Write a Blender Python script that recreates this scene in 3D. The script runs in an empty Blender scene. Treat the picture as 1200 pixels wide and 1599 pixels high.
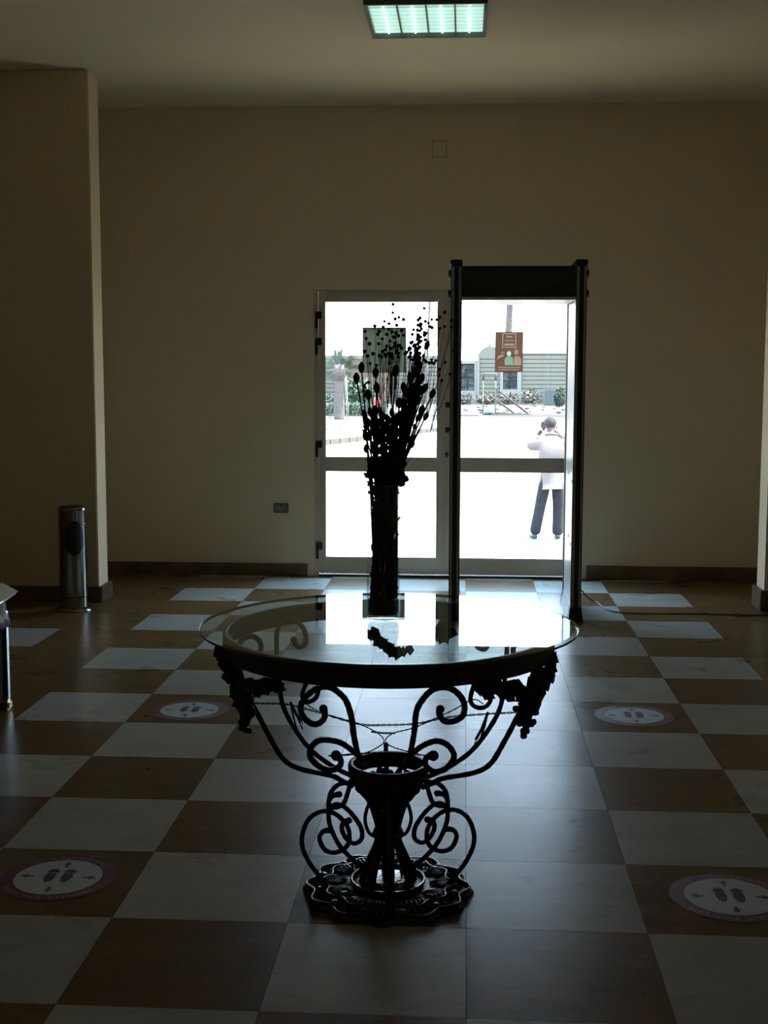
import bpy, bmesh, math, random
from mathutils import Vector, Matrix, noise
R = math.radians
PI = math.pi
S = bpy.context.scene
COL = S.collection

# ---------------------------------------------------------------- camera
cam_d = bpy.data.cameras.new('camera')
cam = bpy.data.objects.new('camera', cam_d)
COL.objects.link(cam)
PITCH, YAW, ROLL = -.1091, .0628, .0025
fwd = Vector((-math.sin(YAW)*math.cos(PITCH), math.cos(YAW)*math.cos(PITCH), math.sin(PITCH)))
rt = Vector((math.cos(YAW), math.sin(YAW), 0))
up = rt.cross(fwd)
rt2 = math.cos(ROLL)*rt + math.sin(ROLL)*up
up2 = -math.sin(ROLL)*rt + math.cos(ROLL)*up
m = Matrix((rt2, up2, -fwd)).transposed().to_4x4()
m.translation = Vector((-.0166, -2.9163, 1.536))
cam.matrix_world = m
cam_d.sensor_fit = 'VERTICAL'
cam_d.sensor_height = 24
cam_d.lens = 1997.52/1599*24
cam_d.clip_start = .05
cam_d.clip_end = 1000
S.camera = cam

# ---------------------------------------------------------------- world, sun, exposure
W = bpy.data.worlds.new('sky')
S.world = W
W.use_nodes = True
nt = W.node_tree
bg = nt.nodes['Background']
tc_ = nt.nodes.new('ShaderNodeTexCoord')
sep = nt.nodes.new('ShaderNodeSeparateXYZ')
rmp = nt.nodes.new('ShaderNodeValToRGB')
nt.links.new(tc_.outputs['Generated'], sep.inputs[0])
nt.links.new(sep.outputs['Z'], rmp.inputs[0])
nt.links.new(rmp.outputs[0], bg.inputs['Color'])
rmp.color_ramp.elements[0].position = .0
rmp.color_ramp.elements[0].color = (.95, .98, 1.0, 1)
rmp.color_ramp.elements[1].position = .40
rmp.color_ramp.elements[1].color = (.42, .68, 1.0, 1)
bg.inputs['Strength'].default_value = 8.5

sun_d = bpy.data.lights.new('sun', 'SUN')
sun_d.energy = 25.0
sun_d.color = (1, .86, .68)
sun_d.angle = R(.6)
sun = bpy.data.objects.new('sun', sun_d)
COL.objects.link(sun)
sd = Vector((.42, .10, .90)).normalized()
sun.rotation_euler = sd.to_track_quat('Z', 'Y').to_euler()
sun.location = (5, 12, 12)

S.view_settings.view_transform = 'Standard'
S.view_settings.look = 'None'
S.view_settings.gamma = 1
S.view_settings.use_curve_mapping = False
S.view_settings.exposure = 0.45
S.cycles.max_bounces = 12
S.cycles.diffuse_bounces = 6
S.cycles.glossy_bounces = 5
S.cycles.transmission_bounces = 8
S.cycles.transparent_max_bounces = 16
S.cycles.use_denoising = True
S.cycles.sample_clamp_indirect = 4
S.cycles.caustics_reflective = False
S.cycles.caustics_refractive = False

# ---------------------------------------------------------------- materials
MAT = {}
def mat(name, col=(.5, .5, .5), rough=.6, metal=0., spec=.5, noise_amt=0., noise_scale=8., col2=None, bump=0., bump_scale=40., emit=None, coord='Object', rnd=False, stretch=None):
    if name in MAT: return MAT[name]
    M = bpy.data.materials.new(name); MAT[name] = M
    M.use_nodes = True
    t = M.node_tree; b = t.nodes['Principled BSDF']
    b.inputs['Base Color'].default_value = (*col, 1)
    b.inputs['Roughness'].default_value = rough
    b.inputs['Metallic'].default_value = metal
    b.inputs['Specular IOR Level'].default_value = spec
    if emit:
        b.inputs['Emission Color'].default_value = (*emit[:3], 1)
        b.inputs['Emission Strength'].default_value = emit[3]
    vec = None
    if noise_amt or bump or col2:
        tc = t.nodes.new('ShaderNodeTexCoord'); vec = tc.outputs[coord]
        if rnd:
            oi = t.nodes.new('ShaderNodeObjectInfo'); mu = t.nodes.new('ShaderNodeMath'); mu.operation = 'MULTIPLY'; mu.inputs[1].default_value = 57.
            t.links.new(oi.outputs['Random'], mu.inputs[0])
            va = t.nodes.new('ShaderNodeVectorMath'); t.links.new(vec, va.inputs[0]); t.links.new(mu.outputs[0], va.inputs[1]); vec = va.outputs[0]
        if stretch:
            mp = t.nodes.new('ShaderNodeMapping'); mp.inputs['Scale'].default_value = stretch; t.links.new(vec, mp.inputs[0]); vec = mp.outputs[0]
    if noise_amt or col2:
        n = t.nodes.new('ShaderNodeTexNoise'); n.inputs['Scale'].default_value = noise_scale; n.inputs['Detail'].default_value = 6; n.inputs['Roughness'].default_value = .6
        t.links.new(vec, n.inputs['Vector'])
        cr = t.nodes.new('ShaderNodeValToRGB')
        c2 = col2 or tuple(c*(1-noise_amt) for c in col)
        cr.color_ramp.elements[0].position = .35; cr.color_ramp.elements[0].color = (*c2, 1)
        cr.color_ramp.elements[1].position = .65; cr.color_ramp.elements[1].color = (*col, 1)
        t.links.new(n.outputs['Fac'], cr.inputs[0]); t.links.new(cr.outputs[0], b.inputs['Base Color'])
    if bump:
        n2 = t.nodes.new('ShaderNodeTexNoise'); n2.inputs['Scale'].default_value = bump_scale; n2.inputs['Detail'].default_value = 4
        t.links.new(vec, n2.inputs['Vector'])
        bm_ = t.nodes.new('ShaderNodeBump'); bm_.inputs['Strength'].default_value = bump; bm_.inputs['Distance'].default_value = .01
        t.links.new(n2.outputs['Fac'], bm_.inputs['Height']); t.links.new(bm_.outputs[0], b.inputs['Normal'])
    return M

def paper(name, dif, trn):
    P_ = bpy.data.materials.new(name); P_.use_nodes = True
    t = P_.node_tree; t.nodes.remove(t.nodes['Principled BSDF'])
    a = t.nodes.new('ShaderNodeBsdfDiffuse'); a.inputs[0].default_value = (*dif, 1); c = t.nodes.new('ShaderNodeBsdfTranslucent'); c.inputs[0].default_value = (*trn, 1)
    d = t.nodes.new('ShaderNodeAddShader'); t.links.new(a.outputs[0], d.inputs[0]); t.links.new(c.outputs[0], d.inputs[1]); t.links.new(d.outputs[0], t.nodes['Material Output'].inputs[0]); return P_
FILL_BLIND = paper('cream_fill_blind', (.5, .4, .25), (.17, .14, .082))  # warm sheet for the unseen rear windows, added to tint their fill light

def marble(name, col, col2, vein, tint_var):
    M = bpy.data.materials.new(name); MAT[name] = M; M.use_nodes = True
    t = M.node_tree; b = t.nodes['Principled BSDF']
    N = t.nodes.new; L = t.links.new
    tc = N('ShaderNodeTexCoord'); oi = N('ShaderNodeObjectInfo')
    mu = N('ShaderNodeMath'); mu.operation = 'MULTIPLY'; mu.inputs[1].default_value = 91.; L(oi.outputs['Random'], mu.inputs[0])
    va = N('ShaderNodeVectorMath'); L(tc.outputs['Object'], va.inputs[0]); L(mu.outputs[0], va.inputs[1])
    mp = N('ShaderNodeMapping'); mp.inputs['Scale'].default_value = (1, 2.6, 1); mp.inputs['Rotation'].default_value = (0, 0, .2); L(va.outputs[0], mp.inputs[0])
    n = N('ShaderNodeTexNoise'); n.inputs['Scale'].default_value = 2.6; n.inputs['Detail'].default_value = 8; n.inputs['Roughness'].default_value = .62; n.inputs['Distortion'].default_value = .6
    L(mp.outputs[0], n.inputs['Vector'])
    cr = N('ShaderNodeValToRGB'); e = cr.color_ramp.elements
    e[0].position = .3; e[0].color = (*col2, 1); e[1].position = .7; e[1].color = (*col, 1)
    L(n.outputs['Fac'], cr.inputs[0])
    n3 = N('ShaderNodeTexNoise'); n3.inputs['Scale'].default_value = 1.7; n3.inputs['Detail'].default_value = 5; n3.inputs['Distortion'].default_value = 1.5; L(mp.outputs[0], n3.inputs['Vector'])
    vr = N('ShaderNodeValToRGB'); v = vr.color_ramp.elements; v[0].position = .485; v[0].color = (0, 0, 0, 1); v[1].position = .5; v[1].color = (1, 1, 1, 1)
    v2 = vr.color_ramp.elements.new(.515); v2.color = (0, 0, 0, 1); L(n3.outputs['Fac'], vr.inputs[0])
    mx = N('ShaderNodeMix'); mx.data_type = 'RGBA'; mx.inputs['B'].default_value = (*vein, 1)
    m2 = N('ShaderNodeMath'); m2.operation = 'MULTIPLY'; m2.inputs[1].default_value = .35; L(vr.outputs[0], m2.inputs[0]); L(m2.outputs[0], mx.inputs['Factor']); L(cr.outputs[0], mx.inputs['A'])
    hs = N('ShaderNodeHueSaturation'); mr = N('ShaderNodeMapRange'); mr.inputs['To Min'].default_value = 1-tint_var; mr.inputs['To Max'].default_value = 1+tint_var
    L(oi.outputs['Random'], mr.inputs['Value']); L(mr.outputs[0], hs.inputs['Value']); L(mx.outputs['Result'], hs.inputs['Color']); L(hs.outputs[0], b.inputs['Base Color'])
    # polish worn in patches: gloss and very low relief, world-anchored so that it runs over the joints
    geo = N('ShaderNodeNewGeometry')
    n4 = N('ShaderNodeTexNoise'); n4.inputs['Scale'].default_value = 2.2; n4.inputs['Detail'].default_value = 7; n4.inputs['Roughness'].default_value = .7; L(geo.outputs['Position'], n4.inputs['Vector'])
    mr2 = N('ShaderNodeMapRange'); mr2.inputs['From Min'].default_value = .3; mr2.inputs['From Max'].default_value = .7; mr2.inputs['To Min'].default_value = .25; mr2.inputs['To Max'].default_value = .34
    L(n4.outputs['Fac'], mr2.inputs['Value']); L(mr2.outputs[0], b.inputs['Roughness'])
    n5 = N('ShaderNodeTexNoise'); n5.inputs['Scale'].default_value = 9; n5.inputs['Detail'].default_value = 3
    bp = N('ShaderNodeBump'); bp.inputs['Strength'].default_value = .12; bp.inputs['Distance'].default_value = .004; L(geo.outputs['Position'], n5.inputs['Vector']); L(n5.outputs['Fac'], bp.inputs['Height']); L(bp.outputs[0], b.inputs['Normal'])
    b.inputs['Specular IOR Level'].default_value = .085
    return M

def glass(name, tint, refl_rough=.0, ior=1.5, boost=1.):
    """thin architectural glass: straight-through transparency + Fresnel reflection"""
    M = bpy.data.materials.new(name); MAT[name] = M; M.use_nodes = True
    t = M.node_tree; N = t.nodes.new; L = t.links.new
    t.nodes.remove(t.nodes['Principled BSDF']); out = t.nodes['Material Output']
    fr = N('ShaderNodeFresnel'); fr.inputs['IOR'].default_value = ior
    geo = N('ShaderNodeNewGeometry')
    tr = N('ShaderNodeBsdfTransparent'); tr.inputs['Color'].default_value = (*tint, 1)
    gl = N('ShaderNodeBsdfGlossy'); gl.inputs['Roughness'].default_value = refl_rough; gl.inputs['Color'].default_value = (.95, 1, 1, 1)
    # Fresnel from the outside on both sides of the pane (thin sheet, no bending)
    lw = N('ShaderNodeVectorMath'); lw.operation = 'DOT_PRODUCT'; L(geo.outputs['Incoming'], lw.inputs[0]); L(geo.outputs['Normal'], lw.inputs[1])
    ab = N('ShaderNodeMath'); ab.operation = 'ABSOLUTE'; L(lw.outputs['Value'], ab.inputs[0])
    om = N('ShaderNodeMath'); om.operation = 'SUBTRACT'; om.inputs[0].default_value = 1; L(ab.outputs[0], om.inputs[1])
    pw = N('ShaderNodeMath'); pw.operation = 'POWER'; pw.inputs[1].default_value = 5; L(om.outputs[0], pw.inputs[0])
    ma = N('ShaderNodeMath'); ma.operation = 'MULTIPLY_ADD'; ma.inputs[1].default_value = .96*boost; ma.inputs[2].default_value = .04; L(pw.outputs[0], ma.inputs[0])
    mx = N('ShaderNodeMixShader'); L(ma.outputs[0], mx.inputs[0]); L(tr.outputs[0], mx.inputs[1]); L(gl.outputs[0], mx.inputs[2]); L(mx.outputs[0], out.inputs['Surface'])
    t.nodes.remove(fr)
    return M

WALL = mat('wall_paint', (.86, .73, .50), .75, noise_amt=.05, noise_scale=1.3, bump=.08, bump_scale=25)
CEIL = mat('ceiling_paint', (.86, .77, .53), .85, noise_amt=.03, noise_scale=1.)
SKIRT = mat('skirting_stone', (.20, .13, .072), .35, noise_amt=.5, noise_scale=6)
LIGHTM = marble('pale_marble', (.52, .51, .455), (.42, .415, .375), (.30, .30, .29), .10)
DARKM = marble('brown_marble', (.200, .118, .046), (.150, .090, .038), (.26, .19, .11), .12)
GROUT = mat('grout', (.07, .065, .055), .8)
ALU = mat('bronze_aluminium', (.66, .58, .45), .38, metal=.25, noise_amt=.06, noise_scale=3)
ALU2 = mat('dark_alloy_seal', (.05, .05, .045), .5)
BLACK = mat('black_plastic', (.012, .012, .013), .45)
DKGREY = mat('charcoal_enamel', (.035, .038, .042), .42)
PANEL = mat('pale_grey_laminate', (.48, .54, .58), .28, noise_amt=.04, noise_scale=4)
GREY = mat('grey_trim', (.34, .345, .35), .35)
IRON = mat('wrought_iron', (.011, .011, .012), .42, metal=.0, spec=.35, bump=.25, bump_scale=60)
IRONG = mat('gloss_black_casting', (.012, .012, .014), .16, metal=.2, spec=.9, bump=.5, bump_scale=90)
STEEL = mat('brushed_steel', (.36, .36, .345), .13, metal=1., noise_amt=.25, noise_scale=12, stretch=(1, 1, .2))
STEELD = mat('dark_steel', (.12, .12, .12), .25, metal=1.)
DRIED = mat('dried_stem', (.035, .022, .014), .8, noise_amt=.4, noise_scale=30)
POD = mat('dried_pod', (.030, .018, .013), .75, noise_amt=.4, noise_scale=60)
VGLASS = glass('vase_glass', (.90, .96, .97), .0, boost=.8)
DGLASS = glass('door_glass', (.95, .97, .97))
TGLASS = glass('table_glass', (.83, .93, .91), .0, boost=1.15)
EDGE = mat('glass_edge', (.02, .10, .085), .1, spec=.8)
WHITE = mat('white_print', (.58, .60, .60), .5, noise_amt=.05, noise_scale=30)
RED = mat('red_print', (.20, .022, .025), .5, noise_amt=.55, noise_scale=9)
INK = mat('black_print', (.015, .02, .02), .5)
GREYP = mat('faded_lettering', (.30, .30, .29), .6)

# ---------------------------------------------------------------- mesh helpers
class MB:
    def __init__(s): s.bm = bmesh.new(); s.mats = []; s.cur = 0
    def m(s, M):
        if M not in s.mats: s.mats.append(M)
        s.cur = s.mats.index(M); return s
    def face(s, vs, smooth=False):
        try: f = s.bm.faces.new(vs)
        except ValueError: return None
        f.material_index = s.cur; f.smooth = smooth; return f
    def box(s, x0, x1, y0, y1, z0, z1, bev=0., M=None):
        r = bmesh.ops.create_cube(s.bm, size=1)
        vs = r['verts']
        for v in vs:
            v.co = Vector((x0+(v.co.x+.5)*(x1-x0), y0+(v.co.y+.5)*(y1-y0), z0+(v.co.z+.5)*(z1-z0)))
            if M is not None: v.co = M @ v.co
        fs = {f for v in vs for f in v.link_faces}
        for f in fs: f.material_index = s.cur
        if bev:
            es = {e for v in vs for e in v.link_edges}
            r = bmesh.ops.bevel(s.bm, geom=list(es), offset=bev, segments=2, affect='EDGES', clamp_overlap=True)
            for f in r['faces']: f.material_index = s.cur
        return s
    def ring_pts(s, c, t, n, r, k):
        b = t.cross(n).normalized(); n2 = b.cross(t).normalized()
        return [s.bm.verts.new(c + r*(math.cos(2*PI*i/k)*n2 + math.sin(2*PI*i/k)*b)) for i in range(k)]
    def tube(s, pts, r, k=8, closed=False, cap=True):
        pts = [Vector(p) for p in pts]; n = len(pts)
        rr = r if hasattr(r, '__len__') else [r]*n
        nrm = None; rings = []
        for i in range(n):
            if closed: t = pts[(i+1) % n]-pts[i-1]
            else: t = pts[min(i+1, n-1)]-pts[max(i-1, 0)]
            if t.length < 1e-9: t = Vector((0, 0, 1))
            t.normalize()
            if nrm is None:
                nrm = t.orthogonal().normalized()
            else:
                nrm = (nrm - t*nrm.dot(t))
                nrm = nrm.normalized() if nrm.length > 1e-6 else t.orthogonal().normalized()
            rings.append(s.ring_pts(pts[i], t, nrm, rr[i], k))
        m_ = n if closed else n-1
        for i in range(m_):
            a, b = rings[i], rings[(i+1) % n]
            for j in range(k): s.face([a[j], a[(j+1) % k], b[(j+1) % k], b[j]], True)
        if not closed and cap:
            s.face(rings[0][::-1]); s.face(rings[-1])
        return s
    def lathe(s, prof, k=48, c=(0, 0, 0), cap_b=False, cap_t=False, scallop=None):
        c = Vector(c); rings = []
        for (r, z) in prof:
            ring = []
            for j in range(k):
                a = 2*PI*j/k; q = r
                if scallop: q = r*(1+scallop[1](r)*math.cos(scallop[0]*a))
                ring.append(s.bm.verts.new(c+Vector((q*math.cos(a), q*math.sin(a), z))))
            rings.append(ring)
        for a, b in zip(rings, rings[1:]):
            for j in range(k): s.face([a[j], a[(j+1) % k], b[(j+1) % k], b[j]], True)
        if cap_b: s.face(rings[0][::-1])
        if cap_t: s.face(rings[-1])
        return s
    def ball(s, c, r, sx=1, sy=1, sz=1, u=8, v=6, M=None):
        mm = Matrix.Translation(Vector(c)) @ (M or Matrix()) @ Matrix.Diagonal((sx, sy, sz, 1))
        q = bmesh.ops.create_uvsphere(s.bm, u_segments=u, v_segments=v, radius=r, matrix=mm)
        for vv in q['verts']:
            for f in vv.link_faces: f.material_index = s.cur; f.smooth = True
        return s
    def poly(s, pts, th=None, d=(0, 0, 1)):
        """flat outline pts (3D), extruded by th along d"""
        vs = [s.bm.verts.new(p) for p in pts]
        f = s.face(vs)
        if th and f:
            dd = Vector(d)*th
            top = [s.bm.verts.new(Vector(p)+dd) for p in pts]
            s.face(top[::-1])
            n = len(pts)
            for i in range(n): s.face([vs[i], vs[(i+1) % n], top[(i+1) % n], top[i]])
        return s
    def build(s, name, M=None, parent=None, loc=None, fix=True):
        if fix: bmesh.ops.recalc_face_normals(s.bm, faces=s.bm.faces[:])
        me = bpy.data.meshes.new(name); s.bm.to_mesh(me); s.bm.free()
        for q in (s.mats or ([M] if M else [])): me.materials.append(q)
        o = bpy.data.objects.new(name, me); COL.objects.link(o)
        if parent: o.parent = parent
        if loc: o.location = loc
        return o

def tag(o, label=None, cat=None, group=None, kind=None):
    if label: o['label'] = label
    if cat: o['category'] = cat
    if group: o['group'] = group
    if kind: o['kind'] = kind
    return o
def empty(name, loc=(0, 0, 0), rz=0, **k):
    o = bpy.data.objects.new(name, None); COL.objects.link(o); o.location = loc; o.rotation_euler = (0, 0, rz); o.empty_display_size = .1
    return tag(o, **k)
def spline(pts, n=6):
    P = [Vector(p) for p in pts]; out = []
    for i in range(len(P)-1):
        p0 = P[max(i-1, 0)]; p1 = P[i]; p2 = P[i+1]; p3 = P[min(i+2, len(P)-1)]
        for k in range(n):
            t = k/n
            out.append(.5*((2*p1)+(-p0+p2)*t+(2*p0-5*p1+4*p2-p3)*t*t+(-p0+3*p1-3*p2+p3)*t**3))
    out.append(P[-1]); return out
def smooth_obj(o, ang=40):
    for p in o.data.polygons: p.use_smooth = True
    return o

# ================================================================= SETTING: the hall
YW = 6.6      # inner face of the door wall
H = 3.46
XL, XR, YB = -6.0, 4.6, -8.0
# --- floor: slab with tiles laid on it
slab = MB(); slab.box(XL, XR, YB, 6.85, -.12, -.012)
floor = tag(slab.build('floor', GROUT), kind='structure')
T = .5
def tile_mesh(w, d, M):
    b = MB(); g = .0008
    b.box(g, w-g, g, d-g, -.0125, 0); 
    me = bpy.data.meshes.new('tile'); b.bm.to_mesh(me); b.bm.free(); me.materials.append(M); return me
full = {True: tile_mesh(T, T, LIGHTM), False: tile_mesh(T, T, DARKM)}
cache = {}
def tile(x0, x1, y0, y1, light):
    w, d = round(x1-x0, 4), round(y1-y0, 4)
    if w <= 0.01 or d <= 0.01: return
    if (w, d) == (T, T): me = full[light]
    else:
        key = (w, d, light)
        if key not in cache: cache[key] = tile_mesh(w, d, LIGHTM if light else DARKM)
        me = cache[key]
    o = bpy.data.objects.new('tile', me); COL.objects.link(o); o.parent = floor; o.location = (x0, y0, 0)
def is_light(i, j): return (i+j) % 2 == 1
YT = 6.598
for j in range(-1, 14):
    y0, y1 = j*T, min((j+1)*T, YT)
    lo = -4 if j >= 4 else (-6 if j < 1 else -5)
    hi = 2 if j >= 6 else 4
    for i in range(lo, hi+1):
        if j >= 0 or -4 <= i <= 3:
            tile(i*T, (i+1)*T, y0, y1, is_light(i, j))
    # plain brown border either side
    if j >= 4:
        xs = [-2.0-.425-T*k for k in range(0, 5)]
        tile(xs[0], -2.0, y0, y1, False)
        for k in range(1, 4):
            tile(xs[k], xs[k-1], y0, y1, (k == 1 and j == 8))
    for i in range(hi+1, hi+3 if j >= 6 else hi+1): tile(i*T, (i+1)*T, y0, y1, False)
# hall floor beyond what the photograph shows: one plain sheet of the same stone
rest = MB(); rest.m(DARKM)
rest.box(XL, XR, YB, -.502, -.012, -.0002)
rest.box(XL, -3.927, 2.0, YT, -.012, -.0002); rest.box(XL, -3.002, -.5, 2.0, -.012, -.0002)
rest.box(2.502, XR, -.5, YT, -.012, -.0002); 
tag(rest.build('floor_surround', DARKM, floor), kind='stuff')

# --- door wall (one wall with the doorway cut in it)
DX0, DX1, DZ = -1.14, .845, 2.14
b = MB()
b.box(XL, DX0, YW, YW+.25, 0, H); b.box(DX1, XR, YW, YW+.25, 0, H); b.box(DX0, DX1, YW, YW+.25, DZ, H)
tag(b.build('wall_front', WALL), kind='structure')
b = MB(); b.box(XL-.2, XL, YB-.2, YW+.25, -.1, H); tag(b.build('wall_left', WALL), kind='structure')
b = MB(); b.box(XR, XR+.2, YB-.2, YW+.25, -.1, H); tag(b.build('wall_right', WALL), kind='structure')
b = MB(); FILL_WIN = ((-5.0, -1.8), (.6, 3.8)); WZ0, WZ1 = .7, 2.9  # unseen window openings, added to light the hall from behind the camera
b.box(XL, XR, YB-.2, YB, -.1, WZ0); b.box(XL, XR, YB-.2, YB, WZ1, H)
for x0, x1 in ((XL, -5.0), (-1.8, .6), (3.8, XR)): b.box(x0, x1, YB-.2, YB, WZ0, WZ1)
tag(b.build('wall_back', WALL), kind='structure')
for k, (x0, x1) in enumerate(FILL_WIN):
    we = empty('window_%d' % (k+1), ((x0+x1)/2, YB-.1, WZ0)); tag(we, kind='structure'); hw = (x1-x0)/2; hh = WZ1-WZ0
    for a_ in ((-hw, -hw+.05, 0, hh), (hw-.05, hw, 0, hh), (-hw+.05, hw-.05, 0, .05), (-hw+.05, hw-.05, hh-.05, hh), (-.025, .025, .05, hh-.05)):
        q = MB(); q.box(a_[0], a_[1], -.03, .03, a_[2], a_[3]); q.build('window_frame', ALU, we)
    for a_ in ((-hw+.05, -.025), (.025, hw-.05)):
        q = MB(); q.box(a_[0], a_[1], -.003, .003, .05, hh-.05); q.build('pane', DGLASS, we)
    q = MB(); q.box(-hw+.01, hw-.01, .055, .056, .02, hh-.02); q.build('fill_blind', FILL_BLIND, we)  # added out of view: lets warm fill light into the hall
b = MB(); b.box(XL-.2, XR+.2, YB-.2, YW+.25, H, H+.2); tag(b.build('ceiling', CEIL), kind='structure')
# partition stubs
b = MB(); b.box(XL, -2.45, 5.4, 5.62, 0, H, bev=.006); tag(b.build('wall_partition_left', WALL), kind='structure')
b = MB(); b.box(1.93, XR, 5.4, 5.62, 0, H, bev=.006); tag(b.build('wall_partition_right', WALL), kind='structure')
# baseboards
def skirt(name, boxes):
    b = MB()
    for q in boxes: b.box(*q, bev=.004)
    return tag(b.build(name, SKIRT), kind='structure')
skirt('baseboard_front', [(XL, DX0-.055, YW-.018, YW, 0, .095), (DX1+.055, XR, YW-.018, YW, 0, .105)])
SK = .105
skirt('baseboard_left', [(XL, -2.425, 5.378, 5.4, 0, SK), (-2.45, -2.425, 5.4, 5.642, 0, SK), (XL, -2.45, 5.62, 5.642, 0, SK)])
skirt('baseboard_right', [(1.905, XR, 5.378, 5.4, 0, SK+.03), (1.905, 1.93, 5.4, 5.642, 0, SK+.03), (1.93, XR, 5.62, 5.642, 0, SK+.03)])

# --- door frame and the two glazed leaves
b = MB()
b.m(WALL)
b.box(DX0-.05, DX0, YW-.006, YW+.02, 0, DZ+.055); b.box(DX1, DX1+.05, YW-.006, YW+.02, 0, DZ+.055); b.box(DX0-.05, DX1+.05, YW-.0065, YW+.02, DZ, DZ+.055)
tag(b.build('trim_1'), kind='structure')
b = MB()
b.box(DX0, DX0+.033, YW, YW+.09, 0, DZ); b.box(DX1-.035, DX1, YW, YW+.09, 0, DZ); b.box(DX0+.033, DX1-.035, YW, YW+.09, DZ-.014, DZ)
b.m(ALU2); b.box(DX0+.033, DX1-.035, YW-.01, YW+.12, .0, .014, bev=.003)
b.mats = [ALU, ALU2]; 
for f in b.bm.faces:
    f.material_index = 1 if f.calc_center_median().z < .0145 and abs(f.calc_center_median().x) < .8 else 0
tag(b.build('trim_2'), kind='structure')

def leaf(name, x0, x1, g0, g1, label):
    e = empty(name, ((x0+x1)/2, YW+.03, .018)); tag(e, kind='structure')
    ox, oy, oz = e.location
    def bx(nm, a, b_, z0, z1, M=ALU, y0=-.022, y1=.022, bev=.003):
        q = MB(); q.box(a-ox, b_-ox, y0, y1, z0-oz, z1-oz, bev=bev); return q.build(nm, M, e)
    bx('stile', x0, g0, .02, 2.126); bx('stile', g1, x1, .02, 2.126)
    bx('bottom_rail', g0, g1, .02, .14); bx('middle_rail', g0, g1, .80, .896); bx('top_rail', g0, g1, 2.055, 2.126)
    bx('glass_pane', g0-.004, g1+.004, .136, .804, DGLASS, -.003, .003, 0); bx('glass_pane', g0-.004, g1+.004, .892, 2.059, DGLASS, -.003, .003, 0)
    for z0, z1 in ((.14, .80), (.896, 2.055)):
        q = MB(); w = .006
        q.box(g0-ox, g0+w-ox, -.012, -.004, z0-oz, z1-oz); q.box(g1-w-ox, g1-ox, -.012, -.004, z0-oz, z1-oz)
        q.box(g0+w-ox, g1-w-ox, -.012, -.004, z0-oz, z0+w-oz); q.box(g0+w-ox, g1-w-ox, -.012, -.004, z1-w-oz, z1-oz)
        q.build('glazing_bead', ALU2, e)
    return e, ox, oy, oz
d1, ox, oy, oz = leaf('door_1', -1.105, -.1635, -1.06, -.219, '')
for z in (1.929, 1.736, .976, .207):
    q = MB(); q.box(-1.128-ox, -1.108-ox, -.05, -.022, z-.075-oz, z+.045-oz, bev=.004); q.box(-1.122-ox, -1.078-ox, -.05, -.022, z-.005-oz, z+.05-oz, bev=.004)
    q.build('hinge', BLACK, d1)
d2, ox, oy, oz = leaf('door_2', -.163, .806, -.063, .728, '')
q = MB(); q.box(-.178-ox, -.150-ox, .022, .030, .02-oz, 2.126-oz); q.build('astragal', ALU, d2)
for z in (1.295, 1.11):
    q = MB(); q.box(-.160-ox, -.128-ox, -.04, -.022, z-.02-oz, z+.02-oz, bev=.003); q.build('door_bolt', BLACK, d2)
q = MB(); q.lathe([(.012, 0), (.012, .012), (.004, .014)], k=16, cap_b=True, cap_t=True)
o = q.build('lock_cylinder', STEELD, d2); o.rotation_euler = (PI/2, 0, 0); o.location = (-.148-ox, -.022, .925-oz); o.scale = (1, 1.6, 1)

# --- posters taped on the door panes
def poster_text(b, x0, x1, z, h, y, n, seed):
    rr = random.Random(seed); x = x0
    while x < x1-.004:
        w = rr.uniform(.004, .012); w = min(w, x1-x)
        b.box(x, x+w, y-.0006, y, z, z+h); x += w+.003
PB = paper('brown_poster_paper', (.050, .026, .019), (.010, .005, .004))
PC = paper('cream_print', (.15, .115, .09), (.02, .016, .013))
PG = paper('green_print', (.075, .12, .09), (.01, .015, .012))
PP = paper('pink_print', (.13, .082, .062), (.015, .01, .01))
PW = paper('white_paper', (.2, .2, .19), (.03, .03, .03))
px0, px1, pz0, pz1 = .202, .407, 1.537, 1.831; py = YW+.0245
PS = 1.25
ps = empty('poster', (.3845, 9.0, 1.537), label='small brown notice with green and pink figures hanging beyond the right door pane', cat='poster')
for sx in (-.11, .11):
    q = MB(); q.tube([(sx, .001, .36), (sx, .001, 1.70)], .0012, 4); q.build('hanging_wire', STEELD, ps)
q = MB(); q.tube([(-5.8, 9.0, 3.24), (5.8, 9.0, 3.24)], .02, 8); q.tube([(-5.8, 9.0, -.3), (-5.8, 9.0, 3.24)], .03, 8); q.tube([(5.8, 9.0, -.3), (5.8, 9.0, 3.24)], .03, 8); tag(q.build('porch_rail', DKGREY), kind='structure')
def PR(nm, M, fn):
    q = MB(); fn(q); o = q.build(nm, M, ps); o.location = (-(px0+px1)/2*PS, -py*PS, -pz0*PS); o.scale = (PS, PS, PS); return o
PR('paper', PB, lambda q: q.box(px0, px1, py, py+.002, pz0, pz1))
def fr(q):
    a0, a1, c0, c1, w = .255, .355, 1.715, 1.820, .005
    for bb in ((a0, a1, c0, c0+w), (a0, a1, c1-w, c1), (a0, a0+w, c0+w, c1-w), (a1-w, a1, c0+w, c1-w)): q.box(bb[0], bb[1], py-.001, py, bb[2], bb[3])
PR('printed_frame', PC, fr)
PR('lettering', PC, lambda q: (q.box(.285, .325, py-.001, py, 1.792, 1.800), q.box(.268, .342, py-.001, py, 1.764, 1.768), poster_text(q, .272, .340, 1.730, .016, py, 5, 2), poster_text(q, .225, .385, 1.568, .007, py, 9, 3), poster_text(q, .225, .385, 1.552, .006, py, 9, 5)))
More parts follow.
